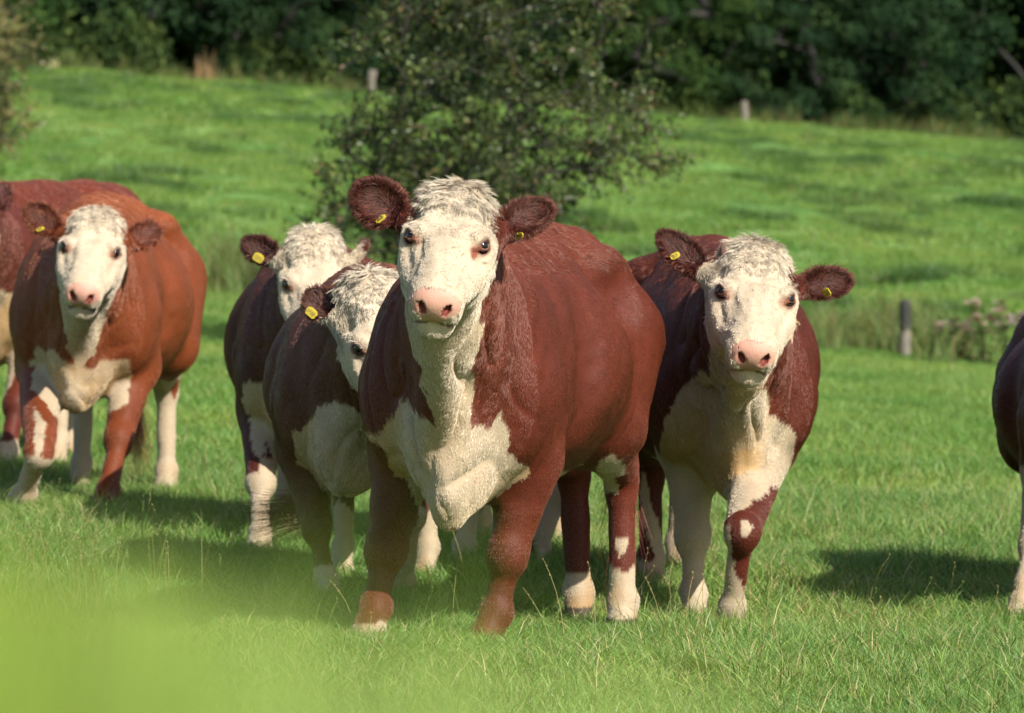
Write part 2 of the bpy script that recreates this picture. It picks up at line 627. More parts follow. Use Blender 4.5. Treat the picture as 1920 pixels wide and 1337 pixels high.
        # head
        hs = self.hs
        H = lambda a, b, cc, r1, r2, r3, t=HEAD, k=.04, R=None, sub=False: s.ell(self.hp(a, b, cc), np.array([r1, r2, r3]) * hs, self.hR if R is None else R, t, k * hs, sub)
        HC = lambda p, q, ra, rb, t=HEAD, k=.04, sub=False: s.cone(self.hp(*p), self.hp(*q), ra * hs, rb * hs, t, k * hs, sub)
        H(-.08, 0, -.06, .13, .122, .12, k=.06)
        H(-.175, 0, -.01, .085, .10, .085, k=.06)
        H(-.03, 0, -.015, .15, .118, .075, k=.05)
        HC((.02, 0, .0), (.27, 0, -.008), .070, .046, k=.05)
        HC((.02, .03, -.02), (.28, .018, -.03), .076, .046, k=.05)
        HC((.02, -.03, -.02), (.28, -.018, -.03), .076, .046, k=.05)
        for q in (-1, 1):
            H(.03, q * .098, -.004, .062, .036, .040, k=.035)              # orbit
            H(.02, q * .078, -.10, .120, .042, .085, k=.06)                # cheek
            H(-.03, q * .062, -.15, .09, .038, .07, k=.06)
            HC((.10, q * .092, -.055), (.23, q * .062, -.06), .028, .03, k=.05)
            H(.312, q * .043, -.066, .050, .034, .048, k=.025)               # lips beside the nose
        HC((.06, 0, -.16), (.29, 0, -.118), .062, .045, k=.05)
        H(.31, 0, -.035, .066, .068, .055, k=.035)
        H(.346, 0, -.040, .034, .066, .052, t=NOSE, k=.015)
        H(.314, 0, -.132, .042, .043, .030, k=.018)                        # chin
        H(.27, 0, -.14, .06, .05, .034, k=.04)
        for q in (-1, 1):
            # mouth, nostril and its comma fold
            HC((.378, q * .002, -.094), (.350, q * .040, -.100), .0060, .0060, t=MOUTH, k=.008, sub=True)
            HC((.350, q * .040, -.100), (.300, q * .070, -.132), .0055, .0045, t=MOUTH, k=.008, sub=True)
            H(.15, q * .092, .020, .075, .026, .030, t=0, k=.035, sub=True)        # hollow beside the nose bone
            HC((.390, q * .034, -.048), (.360, q * .038, -.026), .0118, .0098, t=EYELID, k=.008, sub=True)
            H(.062, q * .088, .030, .020, .020, .010, k=.03)               # brow beside the bridge
            HC((.08, q * .082, .012), (.20, q * .058, -.012), .016, .012, k=.03)   # facial crest
            H(-.055, q * .112, .028, .034, .022, .022, t=0, k=.03, sub=True)       # hollow of the temple
        H(.0, 0, .085, .05, .03, .022, t=0, k=.05, sub=True)
        H(-.09, 0, .052, .07, .06, .03, k=.05)                                    # bulge of the forehead
        self.eyes, self.eye_dirs = [], []
        for q in (-1, 1):
            g = unit(self.hu * .34 + self.hv * q * .74 + self.hw * .58)
            lo_, hi_ = 0.0, .14
            p0 = self.hp(.042, q * .05, -.012)
            ts = np.linspace(0, .16, 81)
            vals = s.value(p0 + g * ts[:, None] * hs)
            tt = ts[np.argmax(vals > 0)] * hs
            e = p0 + g * (tt - .0165 * hs)
            self.eyes.append(e); self.eye_dirs.append(g)
            up = unit(self.hw - g * (self.hw @ g) - self.hu * .25)
            up = unit(up - g * (up @ g)); al = np.cross(up, g) * q
            al = al if al @ self.hu > 0 else -al
            s.ell(e + g * .010 * hs, np.array([.0245, .0245, .0245]) * hs, None, 0, .005, True)
            for sgn, ang, tr_ in ((1, 40, .0060), (-1, 42, .0036)):
                prev = None
                for ph in (-78, -45, -12, 20, 50, 80):
                    a, b_ = math.radians(ang), math.radians(ph)
                    pt = e + .0225 * hs * (g * math.cos(a) * math.cos(b_) + sgn * up * math.sin(a) * math.cos(b_) + al * math.sin(b_))
                    if prev is not None: s.cone(prev, pt, tr_ * hs, tr_ * hs, HEAD, .006)
                    prev = pt
            s.cone(e + al * .020 * hs + g * .006, e + al * .034 * hs - g * .002, .006 * hs, .004 * hs, HEAD, .010)
            # brow ridge over the upper lid
            s.cone(e + up * .026 * hs - al * .022 * hs, e + up * .028 * hs + al * .018 * hs + g * .004, .011 * hs, .011 * hs, HEAD, .02)
        self.eye_up = up
        # ears: (base offset, tip pixel, cup facing, width)
        self.ears = []
        for t, q, spec in ((EAR_R, -1, c['ears'][0]), (EAR_L, 1, c['ears'][1])):
            if spec is None: continue
            b0 = self.hp(-.105, q * .115, -.035)
            tip = self.loc(at(*spec['tip']))
            ax = unit(tip - b0); Ln = nrm(tip - b0)
            n = np.array(spec.get('face', (0, -1, 0)), float)             # world direction the cup faces
            n = self.R @ n
            n = unit(n - ax * (n @ ax))
            b = np.cross(ax, n)
            Re = np.stack([ax, b, n])
            wd = spec.get('w', .07)
            ctr = b0 + ax * Ln * .60
            s.cone(b0 - ax * .03, b0 + ax * Ln * .35, .042, .036, t, .03)
            s.ell(ctr - ax * Ln * .05, (Ln * .36, wd * .96, .024), Re, t, .02)
            s.ell(ctr + ax * Ln * .12, (Ln * .30, wd * .70, .021), Re, t, .03)
            s.ell(ctr + n * .020 - ax * .012, (Ln * .35, wd * .76, .027), Re, EARIN, .008, True)
            self.ears.append(dict(t=t, base=b0, ax=ax, n=n, b=b, ctr=ctr, L=Ln, w=wd, spec=spec, q=q))
        if c.get('horn'):
            p, e = c['horn']
            s.cone(self.hp(*p), self.hp(*e), .014, .005, HORN, .01)
        # legs
        feet = c.get('feet', {})
        knees = c.get('knees', {})
        defaults = {'FR': (.46, -.20), 'FL': (.52, .20), 'HR': (-.72, -.19), 'HL': (-.66, .19)}
        for key, t, side, front in (('FR', FR, -1, True), ('FL', FL, 1, True), ('HR', HR, -1, False), ('HL', HL, 1, False)):
            if key in feet:
                p = at(*feet[key]); p[2] = float(ground(p[0], p[1])) - .015
            else:
                p = self.wor(np.array([*defaults[key], 0]) * S); p[2] = float(ground(p[0], p[1]))
            kn = self.loc(at(*knees[key])) if key in knees else None
            self.leg(s, t, side, front, self.loc(p), kn)
        # tail
        tl = [self.bd(np.array(q) * S) / S for q in ((-.93, 0, 1.17), (-1.02, 0, 1.08), (-1.03, .0, .8), (-1.0, .02, .5))]
        if 'tail' in c:
            tl = tl[:2] + [self.loc(at(*q)) / S for q in c['tail']]
        for i in range(len(tl) - 1):
            s.cone(tl[i] * S, tl[i + 1] * S, .034 - .006 * i, .028 - .006 * i, TAIL, .04)
        self.tail = [q * S for q in tl]

        lo = np.min([p['lo'] for p in s.prims if not p['sub']], 0) - .03
        hi = np.max([p['hi'] for p in s.prims if not p['sub']], 0) + .03
        st, fi = c.get('step', .014), c.get('fine', .009)
        hl = self.ho - np.array([.42, .42, .42]) * hs; hh = self.ho + np.array([.42, .42, .42]) * hs

        def axis(k):
            out = [lo[k]]
            while out[-1] < hi[k]:
                out.append(out[-1] + (fi if hl[k] < out[-1] < hh[k] else st))
            return np.array(out)
        V, Q = s.surface(axis(0), axis(1), axis(2))
        # folds and muscle relief
        N, _ = s.grad(V)
        _, T = s.value(V, True)
        seed = c['seed']
        q = vnoise3(V * 3.0, seed)
        d = .006 * vnoise(V * 6 + q * .5, seed + 2) + .0025 * vnoise(V * 22, seed + 3)
        body = np.isin(T, [BODY])
        d = d + np.where(body, .009 * vnoise(V * np.array([9, 4, 1.5]) + q, seed + 4), 0)      # rib folds
        curl = np.clip(((V - self.ho) @ self.hu) / hs * -6 + .6, 0, 1) * (T == HEAD)
        d = d + curl * .005 * vnoise(V * 48, seed + 6)
        chest = np.clip((V[:, 0] / S - .62) * 5, 0, 1) * np.isin(T, [BODY, NECK])
        amp = c.get('folds', .010)
        d = d * (1 - .5 * chest)
        d = d - chest * amp * (1 - np.abs(vnoise(V * np.array([7, 13, 5]) + q * 1.1, seed + 8))) ** 3 + chest * amp * .3
        d = np.where(np.isin(T, [NOSE, EARIN]) , d * .15, d)
        fine_ = (T == HEAD) & (curl < .3)
        wr = .0016 * vnoise(V * 55, seed + 12) + .0030 * (1 - np.abs(vnoise((V @ self.hR.T) * np.array([26, 60, 40]) / hs, seed + 13))) ** 3
        chin_ = np.clip(((V - self.ho) @ self.hw / hs + .13) / .05, .12, 1)
        d = np.where(fine_, (d * .35 + wr) * chin_, d)
        for e in self.eyes:
            d = d * np.clip((nrm(V - e, axis=1) - .028) / .02, 0, 1)
        V = V + N * d[:, None]
        self.V, self.Q, self.T = V, Q, T
        W = self.wor(V)
        colr = self.coat(W, V, T)
        if c.get('hairs'):                       # the hide seen between the hairs, darkened to paint depth into the coat
            colr = colr * np.where(np.isin(T, [NOSE, EYELID, MOUTH])[:, None], 1.0, np.where((T == HEAD)[:, None], np.array([.86, .78, .72]), np.array([.70, .62, .56])))
        root = empty('cow', self.o)
        tag(root, c['label'], 'cow', c.get('group'))
        self.root = root
        mesh_obj('body', W, Q, M_skin, root, self.o, colr)
        self.make_hair(W, V, Q, T)
        self.details()

    # ---------------------------------------------------------------- coat pattern
    def coat(self, W, V, T):
        c, S = self.c, self.S
        seed = c['seed']
        jit = vnoise3(W * 34, seed + 40) * 3.2 + vnoise3(W * 90, seed + 41) * 2.4 + vnoise3(W * 12, seed + 42) * 6
        k = 16.0 / W[:, 1]
        px = 960 + W[:, 0] / W[:, 1] * FPX + jit[:, 0] * k
        py = HORIZON + (EYE - W[:, 2]) / W[:, 1] * FPX + jit[:, 1] * k * 1.6
        Vj = V + jit * .0018
        white = np.zeros(len(W), bool)
        # belly, lower legs
        white |= np.isin(T, [BODY, FL, FR, HL, HR]) & (Vj[:, 2] < c.get('belly', .60) * S) & (Vj[:, 2] > .50 * S) & (np.abs(Vj[:, 1]) < .22 * S) & (T == BODY)
        for key, t in (('FL', FL), ('FR', FR), ('HL', HL), ('HR', HR)):
            hgt = c.get('socks', {}).get(key, .28)
            wob = 1 + .22 * vnoise(W * 7 + t * 3.3, seed + 60)
            white |= (T == t) & (Vj[:, 2] < hgt * S * wob)
        # throat and chest
        hq = (Vj - self.ho) @ self.hR.T / self.hs
        near_head = (hq[:, 0] > -.20) & (nrm(hq, axis=1) < .5)
        white |= np.isin(T, [HEAD, MOUTH])
        white |= (T == NECK) & near_head & (hq[:, 0] > c.get('throat', -.12))
        white |= (T == NECK) & (hq[:, 0] > -.06) & (nrm(hq, axis=1) < .27)
        for poly, tags, d0, d1, on in c.get('marks', []):
            m = in_poly(px, py, poly) & (W[:, 1] > d0) & (W[:, 1] < d1)
            if tags is not None: m &= np.isin(T, tags)
            white[m] = on
        for e in (EAR_L, EAR_R, EARIN):
            white[T == e] = False
        white[T == TAIL] = False
        n = vnoise(W * 9, seed + 50)
        n2 = vnoise(W * 40, seed + 51)
        red = (self.red[None] + np.array([0, .006, .005])) * .49 * (1 + .16 * n + .07 * n2)[:, None]
        # lighter red hair along the back
        top = np.clip((V[:, 2] / S - 1.18) * 5, 0, 1) * (T == BODY)
        red = red * (1 + top[:, None] * np.array([.35, .5, .4]))
        wt = WHITE[None] * (1 + .07 * n + .05 * n2)[:, None]
        cream = np.clip(vnoise(W * 5, seed + 52) * 1.2 + .45, 0, 1) * (np.isin(T, [BODY]) + .5 * (T == NECK)) * c.get('cream', 1.0)
        wt = wt * (1 - cream[:, None] * np.array([.05, .23, .48]))
        legs = np.isin(T, [FL, FR, HL, HR])
        dirt = legs * np.clip(1 - V[:, 2] / .22, 0, 1) * np.clip(vnoise(W * 14, seed + 53) + .3, 0, 1)
        wt = wt * (1 - dirt[:, None] * np.array([.25, .42, .62]))
        hq0 = (V - self.ho) @ self.hR.T / self.hs
        st1 = vnoise(hq0 * np.array([14, 60, 30]), seed + 55); st2 = np.clip(vnoise(hq0 * np.array([9, 11, 9]), seed + 56), 0, 1)
        wt = np.where((T == HEAD)[:, None], wt * (1.04 + .10 * st1 - .20 * st2)[:, None] * np.array([1.0, 1.0, 1.03]), wt)
        out = np.where(white[:, None], wt, red)
        # mottled lip and chin, pink nose pad
        nose = (T == NOSE)
        mm = np.clip(vnoise(W * 60, seed + 54), 0, 1)[:, None]
        pk = PINK[None] * (1 + .10 * n2)[:, None] * (1 - .35 * mm * (hq[:, 2] < -.05)[:, None])
        out = np.where(nose[:, None], pk, out)
        out = np.where((T == EYELID)[:, None], np.array([.16, .035, .025]), out)
        out = np.where((T == MOUTH)[:, None], np.array([.20, .11, .08]), out)
        for p, q in zip(self.eyes, (-1, 1)):
            r = nrm(V - p, axis=1) / self.hs
            ring = np.clip(1.5 - np.abs(r - .0245) / .007, 0, 1) * (T == HEAD)
            out = out * (1 - ring[:, None]) + ring[:, None] * np.array([.13, .055, .04])
            fr = unit(self.hu + self.hw * .2 - self.hv * q * .55)
            r2 = nrm(V - (p + fr * .034 * self.hs), axis=1) / self.hs + .007 * n2
            a = np.clip(1.6 - r2 / .014, 0, 1)[:, None] * (T == HEAD)[:, None] * c.get('tear', (.6, .6))[0 if q < 0 else 1]
            out = out * (1 - a) + a * np.array([.25, .075, .04])
            if c.get('eye_patch') and q > 0:
                r3 = nrm(V - (p + self.hu * .036 * self.hs - self.hv * q * .016 * self.hs), axis=1) / self.hs + .008 * vnoise(W * 50, 3)
                a = np.clip((.021 - r3) / .005, 0, 1)[:, None] * (T == HEAD)[:, None]
                out = out * (1 - a) + a * np.array([.22, .065, .035])
        for e in self.ears:
            m = np.isin(T, [e['t'], EARIN]) & (nrm(V - e['ctr'], axis=1) < e['L'])
            s_ = (V - e['base']) @ e['ax'] / e['L'] + .12 * n2
            iw = e['spec'].get('white')      # (from, to) along the ear
            if iw:
                w_ = m & (s_ > iw[0]) & (s_ < iw[1])
                out[w_] = wt[w_]
        out[T == EARIN] *= np.array([.36, .28, .28])  # dark brown inside, with the shade of the cup painted in
        out[T == HORN] = (.16, .10, .08)
        hoof = legs & (V[:, 2] - 0 < .018 * S)
        out[hoof] = (.06, .045, .035)
        return np.clip(out, 0, 1)

    # ---------------------------------------------------------------- hair
    def make_hair(self, W, V, Q, T):
        c, S = self.c, self.S
        n_h = c.get('hairs', 20000)
        if not n_h: return
        nrm_tone = lambda p: 1 + np.where(nrm(p - self.ho, axis=1) < .36, .34, .12) * vnoise(p * np.array([70, 70, 30]), c['seed'] + 90)
        A, B, C, D = V[Q[:, 0]], V[Q[:, 1]], V[Q[:, 2]], V[Q[:, 3]]
        cr = np.cross(C - A, D - B)
        area = nrm(cr, axis=1) * .5
        ctr = (A + B + C + D) / 4
        tq = T[Q[:, 0]]
        Wc = self.wor(ctr)
        nw = (cr / np.maximum(nrm(cr, axis=1, keepdims=True), 1e-9)) @ self.R
        view = -Wc / nrm(Wc, axis=1, keepdims=True)
        face = (nw * view).sum(1)
        wgt = area * np.where(face > -.25, 1, .0)
        wgt *= np.where(np.isin(tq, [HEAD, EAR_L, EAR_R, EARIN]), 2.0, np.where(tq == NECK, 1.25, 1.0))
        wgt *= np.where(tq == NOSE, 0, 1)
        wgt *= np.where(tq == EYELID, 0, 1) * np.where(tq == HORN, 0, 1)
        wgt *= np.where(tq == MOUTH, 0, 1)
        wgt *= np.where(ctr[:, 2] < .03, 0, 1)
        for e in self.eyes:
            wgt *= np.where(nrm(ctr - e, axis=1) < .030 * self.hs, 0, 1)
        fi = rng.choice(len(Q), n_h, p=wgt / wgt.sum())
        a, b = rng.random(n_h)[:, None], rng.random(n_h)[:, None]
        P = (A[fi] * (1 - a) + B[fi] * a) * (1 - b) + (D[fi] * (1 - a) + C[fi] * a) * b
        N = cr[fi] / np.maximum(nrm(cr[fi], axis=1, keepdims=True), 1e-9)
        t = tq[fi]
        # combing direction
        hq = (P - self.ho) @ self.hR.T / self.hs
        back = np.array([-1, 0, 0.0]); down = np.array([0, 0, -1.0])
        dr = np.tile(back * .75 + down * .65, (n_h, 1))
        lg = np.isin(t, [FL, FR, HL, HR, TAIL])
        bl = np.clip((.80 * S - P[:, 2]) / (.25 * S), 0, 1)[:, None]
        dr = np.where(lg[:, None], dr * (1 - bl) + down * bl, dr)
        ck = np.isin(t, [NECK])
        dr[ck] = back * .5 + down * .9
        chest = (np.isin(t, [BODY, NECK]) & (P[:, 0] > .68 * S))
        dr[chest] = down + np.array([.15, 0, 0])
        hd = t == HEAD
        rad = P - self.hp(.01, 0, .06)
        up_m = np.clip(-hq[:, 0] * 9 + .3, 0, 1)[:, None]
        facedir = self.hu[None] * (hq[:, :1] * 6).clip(-1, 1) + self.hv[None] * np.sign(hq[:, 1:2]) * .35 - self.hw[None] * .35
        # poll hair falls forward and to the sides from the crest
        crest = self.hp(-.225, 0, .05)
        fall = P - crest
        dr = np.where(hd[:, None], facedir, dr)
        pollm = hd & (hq[:, 0] < .04)
        dr = np.where(pollm[:, None], fall / np.maximum(nrm(fall, axis=1, keepdims=True), .01) + .2 * down, dr)
        L = np.full(n_h, .018)
        L[np.isin(t, [FL, FR, HL, HR])] = (.018 - .005 * bl[:, 0])[np.isin(t, [FL, FR, HL, HR])]
        L[chest] = .015
        L[ck] = .017
        L[hd] = .0105
        curl = np.zeros(n_h)
        curl[:] = .14
        curl[chest] = np.where(P[chest][:, 0] > .80 * S, .26, .17)
        pl = np.clip((-hq[:, 0] + .062 - np.abs(hq[:, 1]) * .35) * 8, 0, 1) ** 1.3 * hd
        L = L + pl * .018
        curl = np.maximum(curl, pl * 1.1)
        topk = np.clip((-hq[:, 0] - .17) * 14, 0, 1) * hd
        L = L + topk * c.get('tuft', .02)
        lift = np.full(n_h, .11) + pl * .15 + topk * .38
        lift[chest] = .15
        lift[hd & (pl < .2)] = .16
        for e in self.ears:
            m = np.isin(t, [e['t'], EARIN]) & (nrm(P - e['ctr'], axis=1) < e['L'])
            q = (P - e['ctr'])
            al, ac = q @ e['ax'], q @ e['b']
            rim = np.clip((al / e['L'] / .43) ** 2 + (ac / e['w']) ** 2, 0, 1.2)
            radial = (e['ax'][None] * (al / e['L'] * 2.2 + .35)[:, None] + e['b'][None] * (ac / e['w'])[:, None])
            dr = np.where(m[:, None], radial + .12 * down, dr)
            L = np.where(m, .010 + .012 * rim, L)
            lift = np.where(m, .45, lift)
            curl = np.where(m, .35, curl)
        inner = t == EARIN
        L = np.where(inner, .016 + .018 * rng.random(n_h), L); lift = np.where(inner, .5, lift)
        back_top = (t == BODY) & (P[:, 2] > 1.22 * S)
        L = np.where(back_top, L * 1.1, L); lift = np.where(back_top, .3, lift); curl = np.where(back_top, .5, curl)
        seed = c['seed']
        cl = vnoise3(P * 45, seed + 70) * curl[:, None] + vnoise3(P * 110, seed + 71) * curl[:, None] * .7
        big = vnoise3(P * 12, seed + 72) * .30 * (curl[:, None] + .4)
        dr = dr + cl + big + rng.normal(0, .09, (n_h, 3))
        dr = dr - N * (dr * N).sum(1, keepdims=True)
        dr /= np.maximum(nrm(dr, axis=1, keepdims=True), 1e-6)
        side = np.cross(N, dr)
        L = L * (.7 + .5 * rng.random(n_h)) * c.get('hair_len', 1.0)
        lift = lift * (.7 + .6 * rng.random(n_h))
        bend = (vnoise(P * 60, seed + 73) * 1.2 + rng.normal(0, .25, n_h)) * curl
        K = 4
        pts = np.zeros((n_h, K, 3))
        for k in range(K):
            u = k / (K - 1)
            hh = lift * (u - .45 * u * u)
            pts[:, k] = P + L[:, None] * (dr * (u * (1 - .25 * lift))[:, None] + N * hh[:, None] + side * (bend * u * u * .8)[:, None]) - N * .002 * (1 - u)
        colr = self.coat(self.wor(P), P, t)
        colr = colr * (1 + rng.normal(0, .15, n_h))[:, None] * nrm_tone(P)[:, None] ** (.4 + .9 * np.clip(curl, 0, 1))[:, None]
        colr = np.where((inner & (rng.random(n_h) < .25))[:, None], colr * np.array([3.2, 4.0, 4.5]), colr)
        wide = c.get('hair_r', .0006)
        self.curves('coat_hair', pts, colr, wide, self.root)

    def curves(self, name, pts, colr, r, parent, mat=None):
        n, K = pts.shape[:2]
        hc = bpy.data.hair_curves.new(name)
        hc.add_curves([K] * n)
        W = (self.wor(pts.reshape(-1, 3)) - self.o).astype(np.float32)
        hc.attributes['position'].data.foreach_set('vector', W.ravel())
        ra = hc.attributes.get('radius') or hc.attributes.new('radius', 'FLOAT', 'POINT')
        prof = np.array([1, .95, .75, .25])[:K] if K == 4 else np.linspace(1, .25, K)
        rr = (np.tile(prof, (n, 1)) * (r if np.ndim(r) else np.full(n, r))[:, None]).astype(np.float32)
        ra.data.foreach_set('value', rr.ravel())
        a = hc.attributes.new('tint', 'FLOAT_COLOR', 'CURVE')
        cc = np.ones((n, 4), np.float32); cc[:, :3] = np.clip(colr, 0, 1)
        a.data.foreach_set('color', cc.ravel())
        hc.materials.append(mat or M_hair)
        o = bpy.data.objects.new(name, hc)
        COL.objects.link(o)
        o.parent = parent
        return o

    # ---------------------------------------------------------------- eyes, tags, tail switch, lashes
    def details(self):
        c = self.c
        # uv sphere
        nu, nv = 20, 12
        th = np.linspace(0, math.pi, nv + 1); ph = np.arange(nu) * 2 * math.pi / nu
        sv = np.array([[math.sin(t) * math.cos(p), math.sin(t) * math.sin(p), math.cos(t)] for t in th for p in ph])
        sf = np.array([[i * nu + j, (i + 1) * nu + j, (i + 1) * nu + (j + 1) % nu, i * nu + (j + 1) % nu] for i in range(nv) for j in range(nu)])
        for e in self.eyes:
            v = sv * .0205 * self.hs + e
            mesh_obj('eye', self.wor(v), sf, M_eye, self.root, self.o)
        # eyelashes, pale
        pts = []
        for e, g, q in zip(self.eyes, self.eye_dirs, (-1, 1)):
            up = unit(self.hw - g * (self.hw @ g) - self.hu * .25); up = unit(up - g * (up @ g))
            al = np.cross(up, g)
            for k in range(22):
                ph = -1.1 + 2.2 * k / 21
                b = e + .0265 * self.hs * (g * .66 * math.cos(ph) + up * .75 * math.cos(ph) + al * math.sin(ph))
                out = unit(g * .9 + up * .25 + al * math.sin(ph) * .5 + self.hv * q * .5 + rng.normal(0, .10, 3))
                dn = unit(out - up * .6)
                ll = .020 + .008 * rng.random()
                pts.append([b, b + out * ll * .4, b + out * ll * .7 + dn * ll * .1, b + out * ll * .8 + dn * ll * .25])
        pts = np.array(pts)
        self.curves('eyelashes', pts, np.tile([.62, .54, .42], (len(pts), 1)), .0004, self.root)
        # ear tags
        for e in self.ears:
            tg = e['spec'].get('tag')
            if not tg: continue
            al, ac, ang, wd, hg, tilt = tg       # along ear, across ear, angle, width, height, tilt
            o = e['base'] + e['ax'] * e['L'] * al + e['b'] * ac + e['n'] * .025
            zup = self.R @ np.array([0, 0, 1.0]); rt = self.R @ np.array([1.0, 0, 0]); tow = self.R @ np.array([0, -1.0, 0])
            ca, sa = math.cos(math.radians(ang)), math.sin(math.radians(ang))
            ux = rt * ca + zup * sa
            uy = -rt * sa + zup * ca
            ti = math.radians(tilt)
            ux2 = unit(ux * math.cos(ti) + tow * math.sin(ti))
            nz = unit(np.cross(ux2, uy))
            if nz @ tow < 0: nz = -nz
            # plate with clipped corners
            hw, hh = wd / 2, hg / 2
            prof = [(-hw, -hh + .006), (-hw + .006, -hh), (hw - .006, -hh), (hw, -hh + .006), (hw, hh * .55), (hw * .45, hh), (-hw * .45, hh), (-hw, hh * .55)]
            vs = [o + ux2 * a + uy * b + nz * s_ for s_ in (.0018, -.0018) for a, b in prof]
            k = len(prof)
            me = bpy.data.meshes.new('ear_tag')
            fs = [list(range(k)), list(range(2 * k - 1, k - 1, -1))] + [[i, i + k, (i + 1) % k + k, (i + 1) % k] for i in range(k)]
            me.from_pydata([tuple(self.wor(v) - self.o) for v in vs], [], fs)
            me.materials.append(M_tag)
            to = bpy.data.objects.new('ear_tag', me); COL.objects.link(to); to.parent = self.root
            # stud
            sv2 = sv * .0045
            v = o + uy * hh * .7 + (sv2 @ np.stack([ux2, uy, nz * .6]))
            mesh_obj('stud', self.wor(v), sf, M_tag, to, self.o)
            # two rows of printed figures, too small in the photograph to read: short ink strokes
            vs, fs = [], []
            for row, (y0, hgt, cnt) in enumerate(((hh * .05, hh * .42, 4), (-hh * .72, hh * .6, 5))):
                for i in range(cnt):
                    x0 = -hw * .78 + 1.56 * hw * i / cnt
                    cw = 1.56 * hw / cnt * .62
                    segs = [((0, 0), (0, 1)), ((1, 0), (1, 1)), ((0, 1), (1, 1)), ((0, .5), (1, .5)), ((0, 0), (1, 0))]
                    rng2 = random.Random(i * 7 + row * 3 + c['seed'])
                    for (ax_, ay), (bx, by) in rng2.sample(segs, 3):
                        p, q = np.array([x0 + ax_ * cw, y0 + ay * hgt]), np.array([x0 + bx * cw, y0 + by * hgt])
                        d = unit(np.append(q - p, 0))[:2]; nn = np.array([-d[1], d[0]]) * .0007
                        i0 = len(vs)
                        for z in (p - nn, q - nn, q + nn, p + nn):
                            vs.append(self.wor(o + ux2 * z[0] + uy * z[1] + nz * .0023))
                        fs.append([i0, i0 + 1, i0 + 2, i0 + 3])
            mesh_obj('printing', np.array(vs), fs, M_ink, to, self.o, smooth=False)
        # tail switch
        a = self.tail[-1]; d = unit(self.tail[-1] - self.tail[-2])
        if c.get('switch'):
            d2 = self.R @ np.array(c['switch'], float)
        else:
            d2 = np.array([.05, 0, -1])
        n = 420; K = 6
        pts = np.zeros((n, K, 3))
        base = a - d * (rng.random(n) * .14)[:, None] + rng.normal(0, .010, (n, 3))
        ln = .22 + .16 * rng.random(n)
        spread = rng.normal(0, .13, (n, 3)) + vnoise3(base * 60, 5) * .1
        for k in range(K):
            u = k / (K - 1)
            pts[:, k] = base + ln[:, None] * (d * u * (1 - u * .5) + d2 * u * u * .8 + spread * u * u * (1 if k else 0)) + .012 * u * vnoise3(base * 40 + u * 2, 8)
        self.curves('tail_switch', pts, self.red[None] * (.45 + .5 * rng.random(n))[:, None], .0011, self.root)


HAIR = 1.0   # share of the full hair count
COWS = []
COWS.append(dict(   # A, the central cow
    seed=11, face_w=.97, tail=[(1160, 560, 18.25), (1162, 690, 18.2), (1165, 800, 18.15)], label='largest cow, dark red, in the middle, staring ahead with a brown patch beside one eye',
    pos=(-.045, 16.95), heading=-12, leg_shift=-.012, bend=.05, size=1.0, girth=.93, red=(.205, .032, .010), leg_thick=.92, brisket=(.02, .05),
    head=(841, 448, 15.45), head_rot=(-2, 30, 8), head_size=1.05, neck=1.0,
    ears=(dict(tip=(664, 352, 15.62), face=(.25, -1, .1), w=.078, tag=(.40, -.042, -50, .020, .036, 55)),
          dict(tip=(1035, 384, 15.70), face=(-.45, -1, .0), w=.060, tag=(.27, .048, 20, .042, .016, 45))),
    feet=dict(FR=(693, 1215, 16.3), FL=(915, 1215, 16.45), HL=(1168, 1200, 17.6), HR=(1088, 1150, 18.1)),
    socks=dict(FR=.13, FL=.02, HL=.19, HR=.15), belly=.62, eye_patch=True,
    marks=[([(785, 600), (790, 680), (783, 715), (800, 745), (812, 790), (778, 768), (748, 752), (736, 785), (700, 806), (678, 808), (718, 842), (758, 900),
             (788, 960), (840, 1000), (895, 965), (935, 925), (968, 905), (990, 868), (955, 845), (945, 768), (915, 800), (884, 798), (893, 690), (912, 600), (850, 640)],
            [BODY, NECK, FL, FR], 14, 16.75, True),
           ([(1112, 905), (1120, 870), (1150, 852), (1176, 868), (1180, 885), (1155, 895), (1160, 925), (1135, 915)], [BODY, HL], 16, 18.3, True),
           ([(1154, 1032), (1160, 1008), (1182, 1004), (1180, 1018), (1162, 1045)], [HL], 16, 19, True)],
    hairs=340000, step=.013, fine=.0075, folds=.022, tuft=.03))
